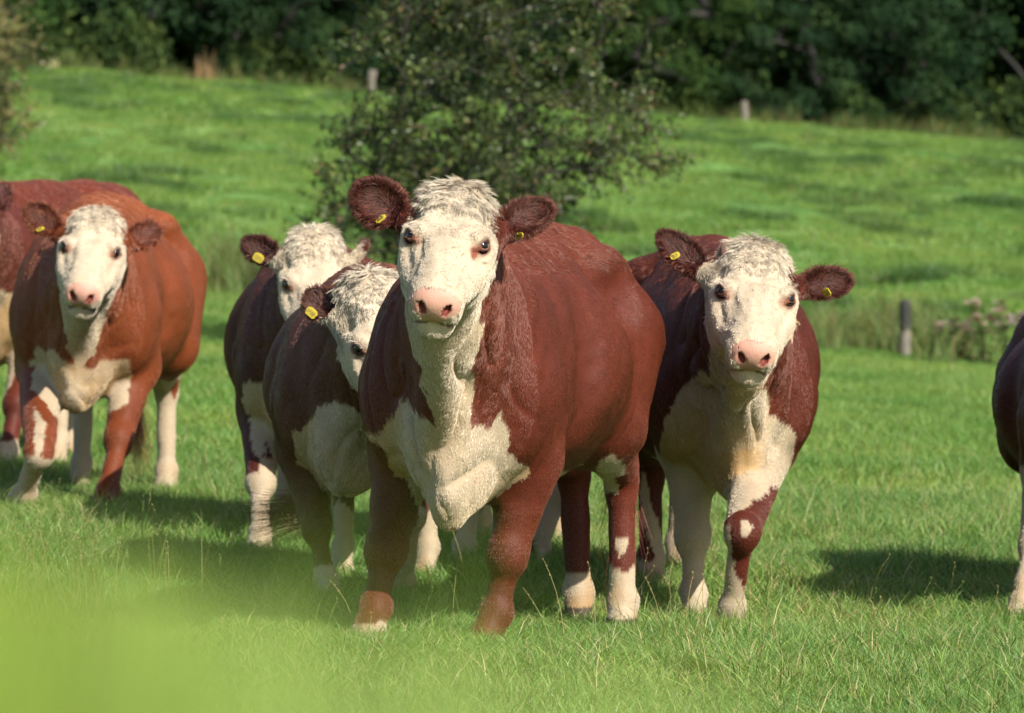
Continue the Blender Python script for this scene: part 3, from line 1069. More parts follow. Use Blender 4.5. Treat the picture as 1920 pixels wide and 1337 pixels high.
COWS.append(dict(   # B, right of A
    seed=23, face_w=1.02, label='walking red and white cow with small dark horn stub and broad cream chest',
    pos=(.745, 19.1), heading=5, stance=.135, size=1.0, girth=.92, red=(.180, .028, .010),
    head=(1414, 550, 17.5), head_rot=(2, 31, 7), head_size=1.08, neck=.95,
    ears=(dict(tip=(1236, 435, 17.75), face=(.35, -1, .15), w=.062, tag=(.56, -.04, -60, .024, .034, 35), white=(-.6, .20)),
          dict(tip=(1597, 522, 17.75), face=(-.35, -1, .05), w=.062, tag=(.50, .036, 30, .030, .032, 40))),
    horn=((-.165, -.098, .03), (-.190, -.108, .052)),
    feet=dict(FL=(1365, 1205, 18.0), FR=(1302, 1190, 18.5), HR=(1222, 1165, 19.6), HL=(1270, 1110, 20.5)),
    knees=dict(FL=(1392, 1000, 17.85)),
    socks=dict(FR=.62, FL=.36, HR=.14, HL=.35), belly=.70,
    marks=[([(1300, 560), (1325, 560), (1330, 700), (1310, 690), (1270, 740), (1245, 790), (1230, 900), (1240, 960), (1290, 985), (1360, 980), (1480, 900), (1487, 810),
             (1470, 795), (1442, 770), (1440, 735), (1420, 725), (1500, 600), (1400, 560)],
            [BODY, NECK, FL, FR], 15, 19.3, True),
           ([(1370, 960), (1400, 970), (1410, 990), (1460, 940), (1440, 1040), (1395, 1110), (1370, 1050)], [FL], 15, 20, False),
           ([(1385, 975), (1405, 985), (1412, 1005), (1392, 1010)], [FL], 15, 20, True),
           ([(1200, 880), (1225, 950), (1260, 1060), (1240, 1110), (1215, 1120), (1225, 1040), (1205, 980)], [HR], 16, 21, True)],
    hairs=230000, step=.014, fine=.0085, folds=.032, tuft=.028))
COWS.append(dict(   # C, left
    seed=37, face_w=.95, brisket=(0, .03), label='orange red cow standing with bent foreleg and tail hanging behind its belly',
    pos=(-1.93, 24.05), heading=-3, size=1.05, girth=.92, red=(.36, .082, .018),
    head=(172, 466, 22.6), head_rot=(1, 29, 7), head_size=1.10,
    ears=(dict(tip=(50, 385, 22.8), face=(.4, -1, .1), w=.075, tag=(.45, -.05, -70, .022, .036, 50)),
          dict(tip=(300, 425, 22.9), face=(-.2, -1, 0), w=.068)),
    feet=dict(FR=(32, 955, 22.95), FL=(192, 985, 23.05), HL=(312, 970, 24.8), HR=(150, 925, 25.0)),
    knees=dict(FR=(72, 850, 22.7)),
    socks=dict(FR=.27, FL=.08, HL=.50, HR=.5), belly=.66,
    marks=[([(110, 560), (125, 640), (150, 700), (110, 660), (66, 655), (60, 720), (100, 780), (130, 800), (165, 790), (200, 770), (236, 760), (244, 700),
             (215, 675), (140, 705), (175, 660), (200, 600), (210, 570)], [BODY, NECK, FL, FR], 20, 23.9, True),
           ([(62, 760), (88, 790), (80, 840), (60, 880), (66, 820)], [FR], 20, 24, True)],
    hairs=120000, step=.017, fine=.012, hair_r=.0009, folds=.012))
COWS.append(dict(   # D, far left, cut by the frame
    seed=41, label='dark red cow cut off by the left edge, behind the orange red cow',
    pos=(-2.50, 27.0), heading=-22, size=1.09, red=(.20, .032, .013),
    head=(-78, 425, 25.3), head_rot=(-20, 30, 0), head_size=1.08,
    ears=(dict(tip=(-170, 380, 25.5), w=.07), dict(tip=(12, 343, 25.6), face=(0, -1, 0), w=.065)),
    feet=dict(FL=(3, 905, 26.0), HL=(108, 900, 26.6)),
    socks=dict(FL=.16, FR=.3, HL=.5, HR=.4), belly=.75,
    marks=[([(-60, 540), (10, 550), (45, 560), (42, 620), (20, 720), (0, 760), (-80, 780)], [BODY, NECK, FL, FR], 20, 27, True)],
    hairs=35000, step=.020, fine=.018, hair_r=.0013))
COWS.append(dict(   # F, behind left of the centre
    seed=53, throat=.12, label='dark maroon cow looking over the back of the brown cow, pale curly forehead, muzzle hidden',
    pos=(-.85, 21.95), heading=-2, girth=.95, size=.93, red=(.14, .024, .010),
    head=(588, 524, 20.75), head_rot=(4, 46, 3), head_size=1.0,
    ears=(dict(tip=(458, 450, 20.95), face=(.35, -1, .1), w=.062, tag=(.46, -.040, -30, .045, .036, 15), white=(-.6, .22)),
          dict(tip=(690, 455, 20.95), face=(-1, -.2, .1), w=.05, white=(-.6, .66))),
    feet=dict(FR=(487, 1070, 21.0), FL=(533, 1025, 21.7), HL=(578, 1015, 22.6)),
    socks=dict(FR=.36, FL=.22, HL=.3, HR=.3), belly=.74,
    marks=[([(455, 720), (478, 715), (500, 720), (560, 790), (570, 860), (520, 868), (500, 830), (470, 790), (455, 760)], [BODY, NECK, FL, FR], 19, 22.3, True),
           ([(462, 760), (488, 800), (500, 850), (480, 862), (466, 800)], [FR], 19, 23, True),
           ([(485, 860), (520, 860), (515, 960), (490, 960)], [FR], 19, 23, True)],
    hairs=80000, step=.017, fine=.012, hair_r=.0009, tuft=.022))
COWS.append(dict(   # G, in front of F
    seed=67, throat=.12, label='brown cow half hidden behind the largest cow, lowered head turned, swishing its tail',
    pos=(-.545, 19.15), heading=-5, size=.885, red=(.18, .042, .013),
    head=(720, 628, 17.95), head_rot=(14, 48, -9), head_size=1.06,
    ears=(dict(tip=(578, 545, 18.15), face=(.30, -1, .1), w=.075, tag=(.46, -.058, -40, .044, .032, 15), white=(-.6, .32)),
          dict(tip=(900, 560, 18.3), w=.06)),
    feet=dict(FR=(620, 1115, 18.5), FL=(752, 1108, 18.8)),
    knees=dict(FL=(768, 965, 18.55)),
    tail=[(548, 700, 20.4), (560, 880, 20.2), (590, 935, 20.1)], switch=(-1, 0, -.12),
    socks=dict(FR=.15, FL=.42, HL=.3, HR=.3), belly=.72,
    marks=[([(570, 810), (592, 770), (610, 750), (645, 760), (690, 780), (760, 880), (720, 950), (650, 950), (600, 910), (575, 860)], [BODY, NECK, FL, FR], 17, 19.2, True),
           ([(752, 930), (765, 915), (790, 970), (775, 990), (765, 960)], [FL], 17, 20, False),
           ([(640, 955), (652, 990), (640, 1040), (630, 1000)], [FR], 17, 20, True)],
    hairs=90000, step=.016, fine=.011, hair_r=.0010, folds=.014))
COWS.append(dict(   # H, seen only as legs behind A
    seed=71, label='cow hidden behind the largest cow, only its white and brown legs showing',
    pos=(.06, 21.35), heading=2, size=.90, red=(.16, .05, .022),
    head=(1060, 700, 20.1), head_rot=(10, 55, 0), head_size=1.0,
    ears=(dict(tip=(1000, 660, 20.3), w=.06), dict(tip=(1130, 660, 20.3), w=.06)),
    feet=dict(FR=(862, 1100, 20.5), FL=(1000, 1100, 20.45), HL=(1050, 1080, 21.9), HR=(905, 1060, 21.9)),
    socks=dict(FR=.60, FL=.46, HL=.5, HR=.4), belly=.70,
    marks=[([(975, 960), (998, 960), (1005, 1000), (998, 1060), (975, 1060)], [FL], 17, 22, False)],
    hairs=20000, step=.02, fine=.02, hair_r=.0012))
COWS.append(dict(   # I, right edge
    seed=83, label='dark red cow cut off by the right edge, only flank and leg in view',
    pos=(2.24, 19.85), heading=-4, size=.86, red=(.16, .023, .009),
    head=(2120, 560, 18.2), head_rot=(0, 40, 0), head_size=1.0,
    ears=(dict(tip=(1990, 480, 18.4), w=.06), dict(tip=(2250, 480, 18.4), w=.06)),
    feet=dict(FR=(1908, 1180, 18.9)),
    socks=dict(FR=.30, FL=.3, HL=.3, HR=.3), belly=.6,
    marks=[([(1895, 880), (1935, 870), (1935, 1090), (1915, 1030), (1900, 960)], [BODY, FR], 17, 20, True)],
    hairs=30000, step=.018, fine=.02, hair_r=.0010))

import time as _t
_t0 = _t.time()
for cfg in COWS:
    cfg['hairs'] = int(cfg['hairs'] * HAIR)
    Cow(cfg)
print('cows', _t.time() - _t0)

# ================================================================== grass
def blade_tuft(n, radius, h0, h1, w0, cols, lean=.55, r=None, seg=3):
    """Verts, tris and tints of n bent blades rooted in a disc."""
    r = r or rng
    a = r.random(n) * 2 * math.pi
    rad = radius * np.sqrt(r.random(n))
    base = np.stack([rad * np.cos(a), rad * np.sin(a), np.full(n, -.015)], -1)
    dr = r.random(n) * 2 * math.pi
    out = np.stack([np.cos(dr), np.sin(dr), np.zeros(n)], -1)
    L = h0 + (h1 - h0) * r.random(n) ** 1.4
    le = lean * (.25 + r.random(n))
    wd = w0 * (.6 + .8 * r.random(n))
    sd = r.random(n) * 2 * math.pi
    side = np.stack([np.cos(sd), np.sin(sd), np.zeros(n)], -1)
    V = []
    for k in range(seg + 1):
        u = k / seg
        c = base + out * (L * le * u * u)[:, None] + np.array([0, 0, 1.0]) * (L * u * (1 - .35 * le * u))[:, None]
        w = wd * (1 - u) ** .6 * .5
        if k < seg:
            V += [c - side * w[:, None], c + side * w[:, None]]
        else:
            V += [c]
    m = len(V)
    V = np.stack(V, 1).reshape(-1, 3)
    F = []
    for k in range(seg - 1):
        F += [(2 * k, 2 * k + 1, 2 * k + 3), (2 * k, 2 * k + 3, 2 * k + 2)]
    F += [(2 * seg - 2, 2 * seg - 1, 2 * seg)]
    F = (np.arange(n)[:, None, None] * m + np.array(F)[None]).reshape(-1, 3)
    ci = r.choice(len(cols), n, p=[q[1] for q in cols])
    C = np.array([q[0] for q in cols])[ci] * (1 + r.normal(0, .14, n))[:, None]
    return V, F, np.repeat(np.clip(C, .005, 1), m, 0)


def scatter(name, tufts, pts, pvar, rz, sx, sz, mat, label):
    """ONE object: its mesh holds the tufts and the points they stand on; geometry nodes put them there."""
    V, F, C, var = [], [], [], []
    off = 0
    for i, (v, f, c) in enumerate(tufts):
        V.append(v); F.append(f + off); C.append(c); var.append(np.full(len(v), float(i))); off += len(v)
    n = len(pts); nb = off
    V.append(pts); C.append(np.zeros((n, 3))); var.append(np.full(n, -1.0))
    z = np.zeros(nb)
    cat = np.concatenate
    o = mesh_obj(name, cat(V), cat(F), mat, colors=cat(C), smooth=False,
                 extra=dict(variant=cat(var), pvar=cat([z, pvar]), rz=cat([z, rz]), sx=cat([z, sx]), sz=cat([z, sz])))
    ng = bpy.data.node_groups.new(name, 'GeometryNodeTree')
    ng.interface.new_socket('Geometry', in_out='INPUT', socket_type='NodeSocketGeometry')
    ng.interface.new_socket('Geometry', in_out='OUTPUT', socket_type='NodeSocketGeometry')
    N, Lk = ng.nodes, ng.links
    gi, go = N.new('NodeGroupInput'), N.new('NodeGroupOutput')

    def attr(nm):
        a = N.new('GeometryNodeInputNamedAttribute'); a.data_type = 'FLOAT'
        a.inputs['Name'].default_value = nm
        return a.outputs['Attribute']

    def near(sock, val):
        c = N.new('FunctionNodeCompare'); c.data_type = 'FLOAT'; c.operation = 'EQUAL'
        c.inputs['B'].default_value = val; c.inputs['Epsilon'].default_value = .4
        Lk.new(sock, c.inputs['A'])
        return c.outputs[0]

    def pick(val):
        s_ = N.new('GeometryNodeSeparateGeometry'); s_.domain = 'POINT'
        Lk.new(gi.outputs[0], s_.inputs[0]); Lk.new(near(attr('variant'), val), s_.inputs['Selection'])
        return s_.outputs[0]
    spots = pick(-1.0)
    j = N.new('GeometryNodeJoinGeometry')
    for i in range(len(tufts)):
        ip = N.new('GeometryNodeInstanceOnPoints')
        Lk.new(spots, ip.inputs['Points']); Lk.new(near(attr('pvar'), float(i)), ip.inputs['Selection'])
        Lk.new(pick(float(i)), ip.inputs['Instance'])
        r = N.new('ShaderNodeCombineXYZ'); Lk.new(attr('rz'), r.inputs[2])
        Lk.new(r.outputs[0], ip.inputs['Rotation'])
        s_ = N.new('ShaderNodeCombineXYZ'); a = attr('sx')
        Lk.new(a, s_.inputs[0]); Lk.new(a, s_.inputs[1]); Lk.new(attr('sz'), s_.inputs[2])
        Lk.new(s_.outputs[0], ip.inputs['Scale'])
        Lk.new(ip.outputs[0], j.inputs[0])
    Lk.new(j.outputs[0], go.inputs[0])
    md = o.modifiers.new('scatter', 'NODES'); md.node_group = ng
    tag(o, label, None, kind='stuff')
    return o


def zone(y0, y1, dens, pad=.35):
    """Random ground points between two distances, over the width the photograph sees and some more."""
    area = (y1 - y0) * (y1 + y0) * .5 * .2 * 1.3 + 2 * pad * (y1 - y0)
    n = int(area * dens)
    y = np.sqrt(rng.random(n) * (y1 ** 2 - y0 ** 2) + y0 ** 2)
    x = (rng.random(n) * 2 - 1) * (y * .13 + pad)
    return x, y


GREEN = [((.155, .290, .070), .42), ((.095, .185, .042), .22), ((.25, .36, .095), .23), ((.42, .37, .19), .13)]
FARG = [((.165, .285, .060), .5), ((.115, .22, .045), .22), ((.23, .33, .085), .20), ((.36, .33, .16), .08)]
tufts = [blade_tuft(110, .15, .05, .13, .0050, GREEN, .9) for _ in range(4)]
tufts += [blade_tuft(90, .11, .08, .20, .0048, GREEN, 1.1) for _ in range(2)]
tufts += [blade_tuft(120, .17, .04, .10, .0060, FARG, .8) for _ in range(3)]
X, Y, PV, SX, SZ = [], [], [], [], []
for (y0, y1, dens, vs, s0, z0) in ((13.6, 19, 95, (0, 1, 2, 3), 1.0, .95), (19, 27, 70, (0, 1, 2, 3), 1.15, 1.0), (13.6, 27, 9, (4, 5), 1.0, 1.0),
                                   (27, 62, 26, (6, 7, 8), 1.6, 1.25), (62, 120, 5.0, (6, 7, 8), 3.2, 1.7), (120, 208, 2.6, (6, 7, 8), 5.0, 2.2)):
    x, y = zone(y0, y1, dens)
    q = np.stack([x, y, x * 0], -1)
    if y0 >= 27:
        keep = vnoise(q * np.array([.5, .25, 1]), 21) + .5 * rng.normal(size=len(x)) > -.55
    else:
        keep = np.ones(len(x), bool)
    x, y, q = x[keep], y[keep], q[keep]
    hn = 1 + .38 * vnoise(q * 1.3, 22) + .18 * vnoise(q * 4, 23)
    X.append(x); Y.append(y); PV.append(rng.choice(vs, len(x)).astype(float))
    SX.append(s0 * (.8 + .4 * rng.random(len(x)))); SZ.append(z0 * hn)
DK = [((.075, .15, .036), .6), ((.08, .16, .04), .3), ((.20, .18, .08), .1)]  # dark tussocks; shadow patches of the hillside put into their colour
tufts += [blade_tuft(150, .17, .06, .16, .008, DK, .7) for _ in range(2)]
cx, cy = zone(64, 198, .055)
for a, b in zip(cx, cy):
    m = int(rng.integers(4, 22)); w_ = rng.uniform(.25, 1.0)
    x = a + rng.normal(0, w_, m); y = b + rng.normal(0, w_ * .9, m)
    X.append(x); Y.append(y); PV.append(rng.choice((9, 10), m).astype(float)); SX.append(rng.uniform(1.6, 3.2, m)); SZ.append(rng.uniform(1.3, 2.8, m))
X, Y, PV, SX, SZ = [np.concatenate(q) for q in (X, Y, PV, SX, SZ)]
scatter('meadow_grass', tufts, np.stack([X, Y, ground(X, Y)], -1), PV, rng.random(len(X)) * 6.28, SX, SZ, M_grass,
        'short bright green pasture grass under the cows')


# ---- seed stalks standing above the turf
def tube(path, radii, n=5):
    path = np.asarray(path, float)
    T = np.gradient(path, axis=0)
    T /= np.maximum(nrm(T, axis=1, keepdims=True), 1e-9)
    ref = np.where(np.abs(T[:, 2:3]) > .9, np.array([1.0, 0, 0]), np.array([0, 0, 1.0]))
    A = np.cross(T, ref); A /= nrm(A, axis=1, keepdims=True)
    B = np.cross(T, A)
    th = np.arange(n) * 2 * math.pi / n
    V = path[:, None] + (A[:, None] * np.cos(th)[None, :, None] + B[:, None] * np.sin(th)[None, :, None]) * np.asarray(radii)[:, None, None]
    k = len(path)
    i = np.arange(k - 1)[:, None] * n; j = np.arange(n)[None]
    F = np.stack([i + j, i + (j + 1) % n, i + n + (j + 1) % n, i + n + j], -1).reshape(-1, 4)
    return V.reshape(-1, 3), F


class Bag:
    def __init__(self): self.V, self.F, self.C, self.n = [], [], [], 0

    def add(self, v, f, c):
        f = np.asarray(f)
        if f.shape[1] == 4: f = triangulated(f)
        self.V.append(v); self.F.append(f + self.n); self.n += len(v)
        c = np.asarray(c, float)
        self.C.append(np.tile(c, (len(v), 1)) if c.ndim == 1 else c)

    def build(self, name, mat, parent=None, origin=None, smooth=True):
        return mesh_obj(name, np.concatenate(self.V), np.concatenate(self.F), mat, parent, origin, np.concatenate(self.C), smooth)


bag = Bag()
sx, sy = zone(14.4, 30, 4.6)
extra_sites = [(at(px, 1100, 16.5)[0], 16.5 + rng.random() * 3) for px in rng.normal(90, 110, 70)]
sites = list(zip(sx, sy)) + extra_sites
for x, y in sites:
    z = float(ground(x, y))
    h = .16 + .16 * rng.random()
    a = rng.random() * 6.28; le = .1 + .35 * rng.random()
    u = np.linspace(0, 1, 6)
    path = np.stack([x + math.cos(a) * le * h * u ** 2, y + math.sin(a) * le * h * u ** 2, z + h * u * (1 - .2 * le * u)], -1)
    col = (.36, .30, .15) if rng.random() < .6 else (.20, .24, .08)
    bag.add(*tube(path, [.0012] * 3 + [.0010, .0009, .0006], 3), col)
    for k in range(8):                     # spikelets of the seed head
        p = path[-1] * (1 - k / 11) + path[-3] * (k / 11)
        b = k * 2.4
        d = np.array([math.cos(b), math.sin(b), 1.2]) * .007
        w = np.array([-math.sin(b), math.cos(b), 0]) * .0016
        bag.add(np.array([p, p + d * .5 + w, p + d, p + d * .5 - w]), [[0, 1, 2, 3]], col)
o = bag.build('grass_seed_stalks', M_weed)
tag(o, 'thin tan seed stalks standing above the pasture grass', kind='stuff')


# ---- rough weeds along the fence line and at the edge of the wood
DRY = [((.15, .19, .07), .35), ((.26, .23, .13), .17), ((.11, .18, .055), .40), ((.18, .11, .075), .08)]
WEED = [((.07, .11, .035), .45), ((.13, .15, .05), .3), ((.22, .18, .10), .25)]
wt_ = [blade_tuft(60, .22, .20, .80, .016, DRY, .6) for _ in range(3)] + [blade_tuft(60, .30, .4, 1.1, .03, WEED, .4) for _ in range(3)]
n = 1900
x = rng.uniform(-8.5, 9, n); y = 61.2 + rng.normal(0, 1.0, n)
dens = vnoise(np.stack([x * .7, y * .3, x * 0], -1), 33)
keep = (dens > -.25)
x, y = x[keep], y[keep]
n2 = 700
x2 = rng.uniform(-28, 34, n2)
hedge_y = lambda xx: 196.0 + xx * .95
y2 = hedge_y(x2) + rng.uniform(-2.5, 3, n2)
X = np.concatenate([x, x2]); Y = np.concatenate([y, y2])
PV = np.concatenate([rng.integers(0, 3, len(x)), rng.integers(3, 6, n2)]).astype(float)
SX = np.where(PV < 3, 1.0, 1.3) * rng.uniform(.8, 1.2, len(X))
SZ = rng.uniform(.4, 1.15, len(X)) * (1 + .5 * vnoise(np.stack([X * 1.1, Y * .6, X * 0], -1), 34))
scatter('rough_grass', wt_, np.stack([X, Y, ground(X, Y)], -1), PV, rng.random(len(X)) * 6.28, SX, SZ, M_weed,
        'uncut rough grass and weeds along the fence lines')


# ================================================================== posts
def post(px, y_top, y_bot, d, wpx, label, lean=0.0, mats=None, split=.5):
    p0 = at(px, y_bot, d); g = float(ground(p0[0], d))
    top = at(px, y_top, d)[2]
    h = top - g
    r = wpx / FPX * d / 2
    root = empty('fence_post', (p0[0], d, g))
    tag(root, label, 'fence post', 'old wooden fence posts')
    n = 14
    zs = [-.15, 0.02, h * .25, h * .5, h * .75, h * .96, h]
    path = np.array([[lean * z + .01 * math.sin(z * 6), 0, z] for z in zs])
    V, F = tube(path, [r * q for q in (1.05, 1.03, 1.0, .97, .95, .93, .80)], n)
    V = V + vnoise3(V * 9, 61) * r * .14
    V = np.concatenate([V, path[-1:] + [[0, 0, .01]]])
    T = [[len(V) - 1, (len(zs) - 1) * n + k, (len(zs) - 1) * n + (k + 1) % n, (len(zs) - 1) * n + (k + 1) % n] for k in range(n)]
    F = np.concatenate([F, np.array([t for t in T])])
    F3 = np.concatenate([triangulated(F[:-n]), F[-n:, :3]])
    cz = V[F3].mean(1)[:, 2]
    lo, hi = cz < h * split, cz >= h * split

    def sub(mask, name, mat):
        f = F3[mask]; u, inv = np.unique(f, return_inverse=True)
        mesh_obj(name, V[u], inv.reshape(-1, 3), mat, root)
    if mats:
        sub(lo, 'shaft', mats[0]); sub(hi, 'shaft_top', mats[1])
    else:
        mesh_obj('shaft', V, F3, M_post, root)
    # a staple and stub of wire
    b = Bag()
    b.add(*tube(np.array([[-r * 1.02, -r * .6, h * .8], [-r * 1.5, -r * 1.1, h * .79], [-r * 2.6, -r * 1.2, h * .74]]), [.004] * 3, 5), (.2, .2, .2))
    b.build('wire_stub', M_post_dark, root)


post(1695, 563, 690, 59.0, 22, 'near fence post with dark top and pale base, left of the thistles', .03, (M_post, M_post_dark), .55)
post(1395, 190, 252, 200.5, 15, 'pale post at the foot of the wood, above the walking cow', .0)
post(692, 132, 192, 186, 17, 'pale leaning post beside the hawthorn at the edge of the wood', .10)


# ================================================================== woody plants
def leaf_quads(P, D, size, cols, r, droop=0.3):
    """Folded leaves (4 verts, 2 tris) at points P, pointing roughly along D."""
    n = len(P)
    D = D + r.normal(0, .7, (n, 3)); D[:, 2] -= droop
    D /= nrm(D, axis=1, keepdims=True)
    S = np.cross(D, r.normal(0, 1, (n, 3))); S /= np.maximum(nrm(S, axis=1, keepdims=True), 1e-6)
    L = size * (.6 + .7 * r.random(n))[:, None]
    N = np.cross(D, S)
    V = np.stack([P, P + D * L * .5 + S * L * .34 + N * L * .08, P + D * L, P + D * L * .5 - S * L * .34 + N * L * .08], 1).reshape(-1, 3)
    i = np.arange(n)[:, None, None] * 4
    F = (i + np.array([[0, 1, 2], [0, 2, 3]])[None]).reshape(-1, 3)
    ci = r.choice(len(cols), n, p=[q[1] for q in cols])
    C = np.array([q[0] for q in cols])[ci] * (1 + r.normal(0, .18, n))[:, None]
    return V, F, np.repeat(np.clip(C, .004, 1), 4, 0)


def grow(base, targets, r, trunk_r, step=.22, pull=.35):
    """Each target joins the nearest node of the skeleton by a curved twig; radii follow from what hangs on them."""
    nodes = [np.array(base, float)]; parent = [-1]
    order = np.argsort(nrm(targets - base, axis=1))
    tips = []
    for t in targets[order]:
        A = np.array(nodes)
        d = nrm(A - t, axis=1) + pull * nrm(A - base, axis=1) * 0 + np.maximum(A[:, 2] - t[2], 0) * .9
        j = int(np.argmin(d))
        a = nodes[j]
        k = max(1, int(nrm(t - a) / step))
        prev = j
        side = r.normal(0, .10, 3) * nrm(t - a)
        for q in range(1, k + 1):
            u = q / k
            p = a + (t - a) * u + side * math.sin(u * math.pi) + r.normal(0, .012, 3)
            p[2] += .08 * nrm(t - a) * math.sin(u * math.pi)
            nodes.append(p); parent.append(prev); prev = len(nodes) - 1
        tips.append(prev)
    nodes = np.array(nodes); parent = np.array(parent)
    load = np.zeros(len(nodes))
    for i in tips: load[i] += 1
    for i in range(len(nodes) - 1, 0, -1): load[parent[i]] += load[i]
    rad = trunk_r * (np.maximum(load, .6) / load[0]) ** .46
    return nodes, parent, rad, tips


def branch_mesh(nodes, parent, rad, bag, n=6, col=(.1, .1, .1)):
    i = np.nonzero(parent >= 0)[0]
    a, b = nodes[parent[i]], nodes[i]
    T = b - a; T /= np.maximum(nrm(T, axis=1, keepdims=True), 1e-9)
    ref = np.where(np.abs(T[:, 2:3]) > .9, np.array([1.0, 0, 0]), np.array([0, 0, 1.0]))
    A = np.cross(T, ref); A /= nrm(A, axis=1, keepdims=True); B = np.cross(T, A)
    th = np.arange(n) * 2 * math.pi / n
    ring = A[:, None] * np.cos(th)[None, :, None] + B[:, None] * np.sin(th)[None, :, None]
    ra = np.minimum(rad[parent[i]], rad[i] * 1.35)[:, None, None]; rb = rad[i][:, None, None]
    V = np.concatenate([a[:, None] - T[:, None] * ra * .3 + ring * ra, b[:, None] + ring * rb], 1)
    m = 2 * n
    j = np.arange(n)
    q = np.stack([j, (j + 1) % n, n + (j + 1) % n, n + j], -1)
    F = (np.arange(len(i))[:, None, None] * m + q[None]).reshape(-1, 4)
    bag.add(V.reshape(-1, 3), F, col)


def sample_blobs(blobs, d, depth, n, r):
    w = np.array([b[4] for b in blobs], float); w /= w.sum()
    out = []
    for k in r.choice(len(blobs), n, p=w):
        cx, cy, rx, ry, _ = blobs[k][:5]
        while True:
            p = r.uniform(-1, 1, 3)
            if p @ p < 1: break
        dd = d + p[2] * depth * (blobs[k][5] if len(blobs[k]) > 5 else 1)
        q = at(cx + p[0] * rx, cy + p[1] * ry, d)
        out.append([q[0], dd, q[2]])
    return np.array(out)


def shrub(name, label, cat, base_px, d, blobs, n_t, leaves_per, leaf, cols, trunk_r, depth, seed, twig=.35, group=None):
    r = np.random.default_rng(seed)
    b = at(base_px, 0, d)
    g = float(ground(b[0], d))
    base = np.array([b[0], d, g - .05])
    tg = sample_blobs(blobs, d, depth, n_t, r)
    tg = tg[tg[:, 2] > g + .25]
    nodes, parent, rad, tips = grow(base, tg, r, trunk_r)
    root = empty(name, (b[0], d, g))
    tag(root, label, cat, group)
    bg = Bag(); branch_mesh(nodes, parent, np.maximum(rad, .004), bg)
    # short side twigs that carry the leaves
    P, D = [], []
    for t in tips:
        a = nodes[t]; dirn = unit(nodes[t] - nodes[parent[t]])
        k = leaves_per
        tw = 5
        for _ in range(tw):
            dv = unit(dirn + r.normal(0, .75, 3)); ln = twig * (.4 + .8 * r.random())
            u = r.random(k // tw)
            P.append(a + dv * (ln * u)[:, None] + r.normal(0, .018, (len(u), 3))); D.append(np.tile(dv, (len(u), 1)))
            v, f = tube(np.array([a, a + dv * ln * .5 + r.normal(0, .01, 3), a + dv * ln]), [.005, .004, .002], 3)
            bg.add(v, f, (.1, .1, .1))
    P, D = np.concatenate(P), np.concatenate(D)
    org = (b[0], d, g)
    bg.build('trunk', M_bark, root, org)
    v, f, c = leaf_quads(P, D, leaf, cols, r)
    tone = 1 + .35 * vnoise(np.repeat(P, 4, 0) * 2.2, seed)
    mesh_obj('crown', v, f, M_leaf, root, org, np.clip(c * tone[:, None], .003, 1), smooth=False)
    return root


HAW = [((.042, .066, .020), .50), ((.070, .090, .028), .28), ((.115, .135, .045), .12), ((.080, .052, .025), .08), ((.12, .08, .035), .02)]
shrub('hawthorn', 'broad twiggy hawthorn standing behind the largest cow, dark green with rusty leaves', 'tree', 835, 46,
      [(850, 190, 150, 250, 4.2), (930, 330, 130, 130, 3.0), (810, 420, 90, 110, 2.0), (750, 300, 60, 120, 1.0), (665, 330, 55, 120, .45), (640, 420, 40, 60, .15),
       (1065, 150, 140, 190, 1.5), (1130, 300, 120, 60, .75), (950, 0, 240, 120, 3.0), (735, 460, 55, 110, 1.5), (1000, 400, 80, 50, .5), (1190, 200, 45, 110, .35), (1200, 290, 60, 30, .22),
       (1055, 400, 22, 40, .10), (760, 60, 90, 110, 1.0), (900, -160, 320, 130, 2.0)],
      460, 88, .050, HAW, .065, 1.6, 101, twig=.36)
shrub('hawthorn', 'olive shrub with bare twigs at the left edge of the meadow', 'shrub', -75, 88,
      [(-60, 120, 110, 130, 2), (-40, 230, 90, 60, 1), (10, 60, 60, 60, .6)],
      120, 50, .09, [((.10, .11, .04), .6), ((.16, .13, .06), .4)], .10, 2.0, 102, twig=.6)


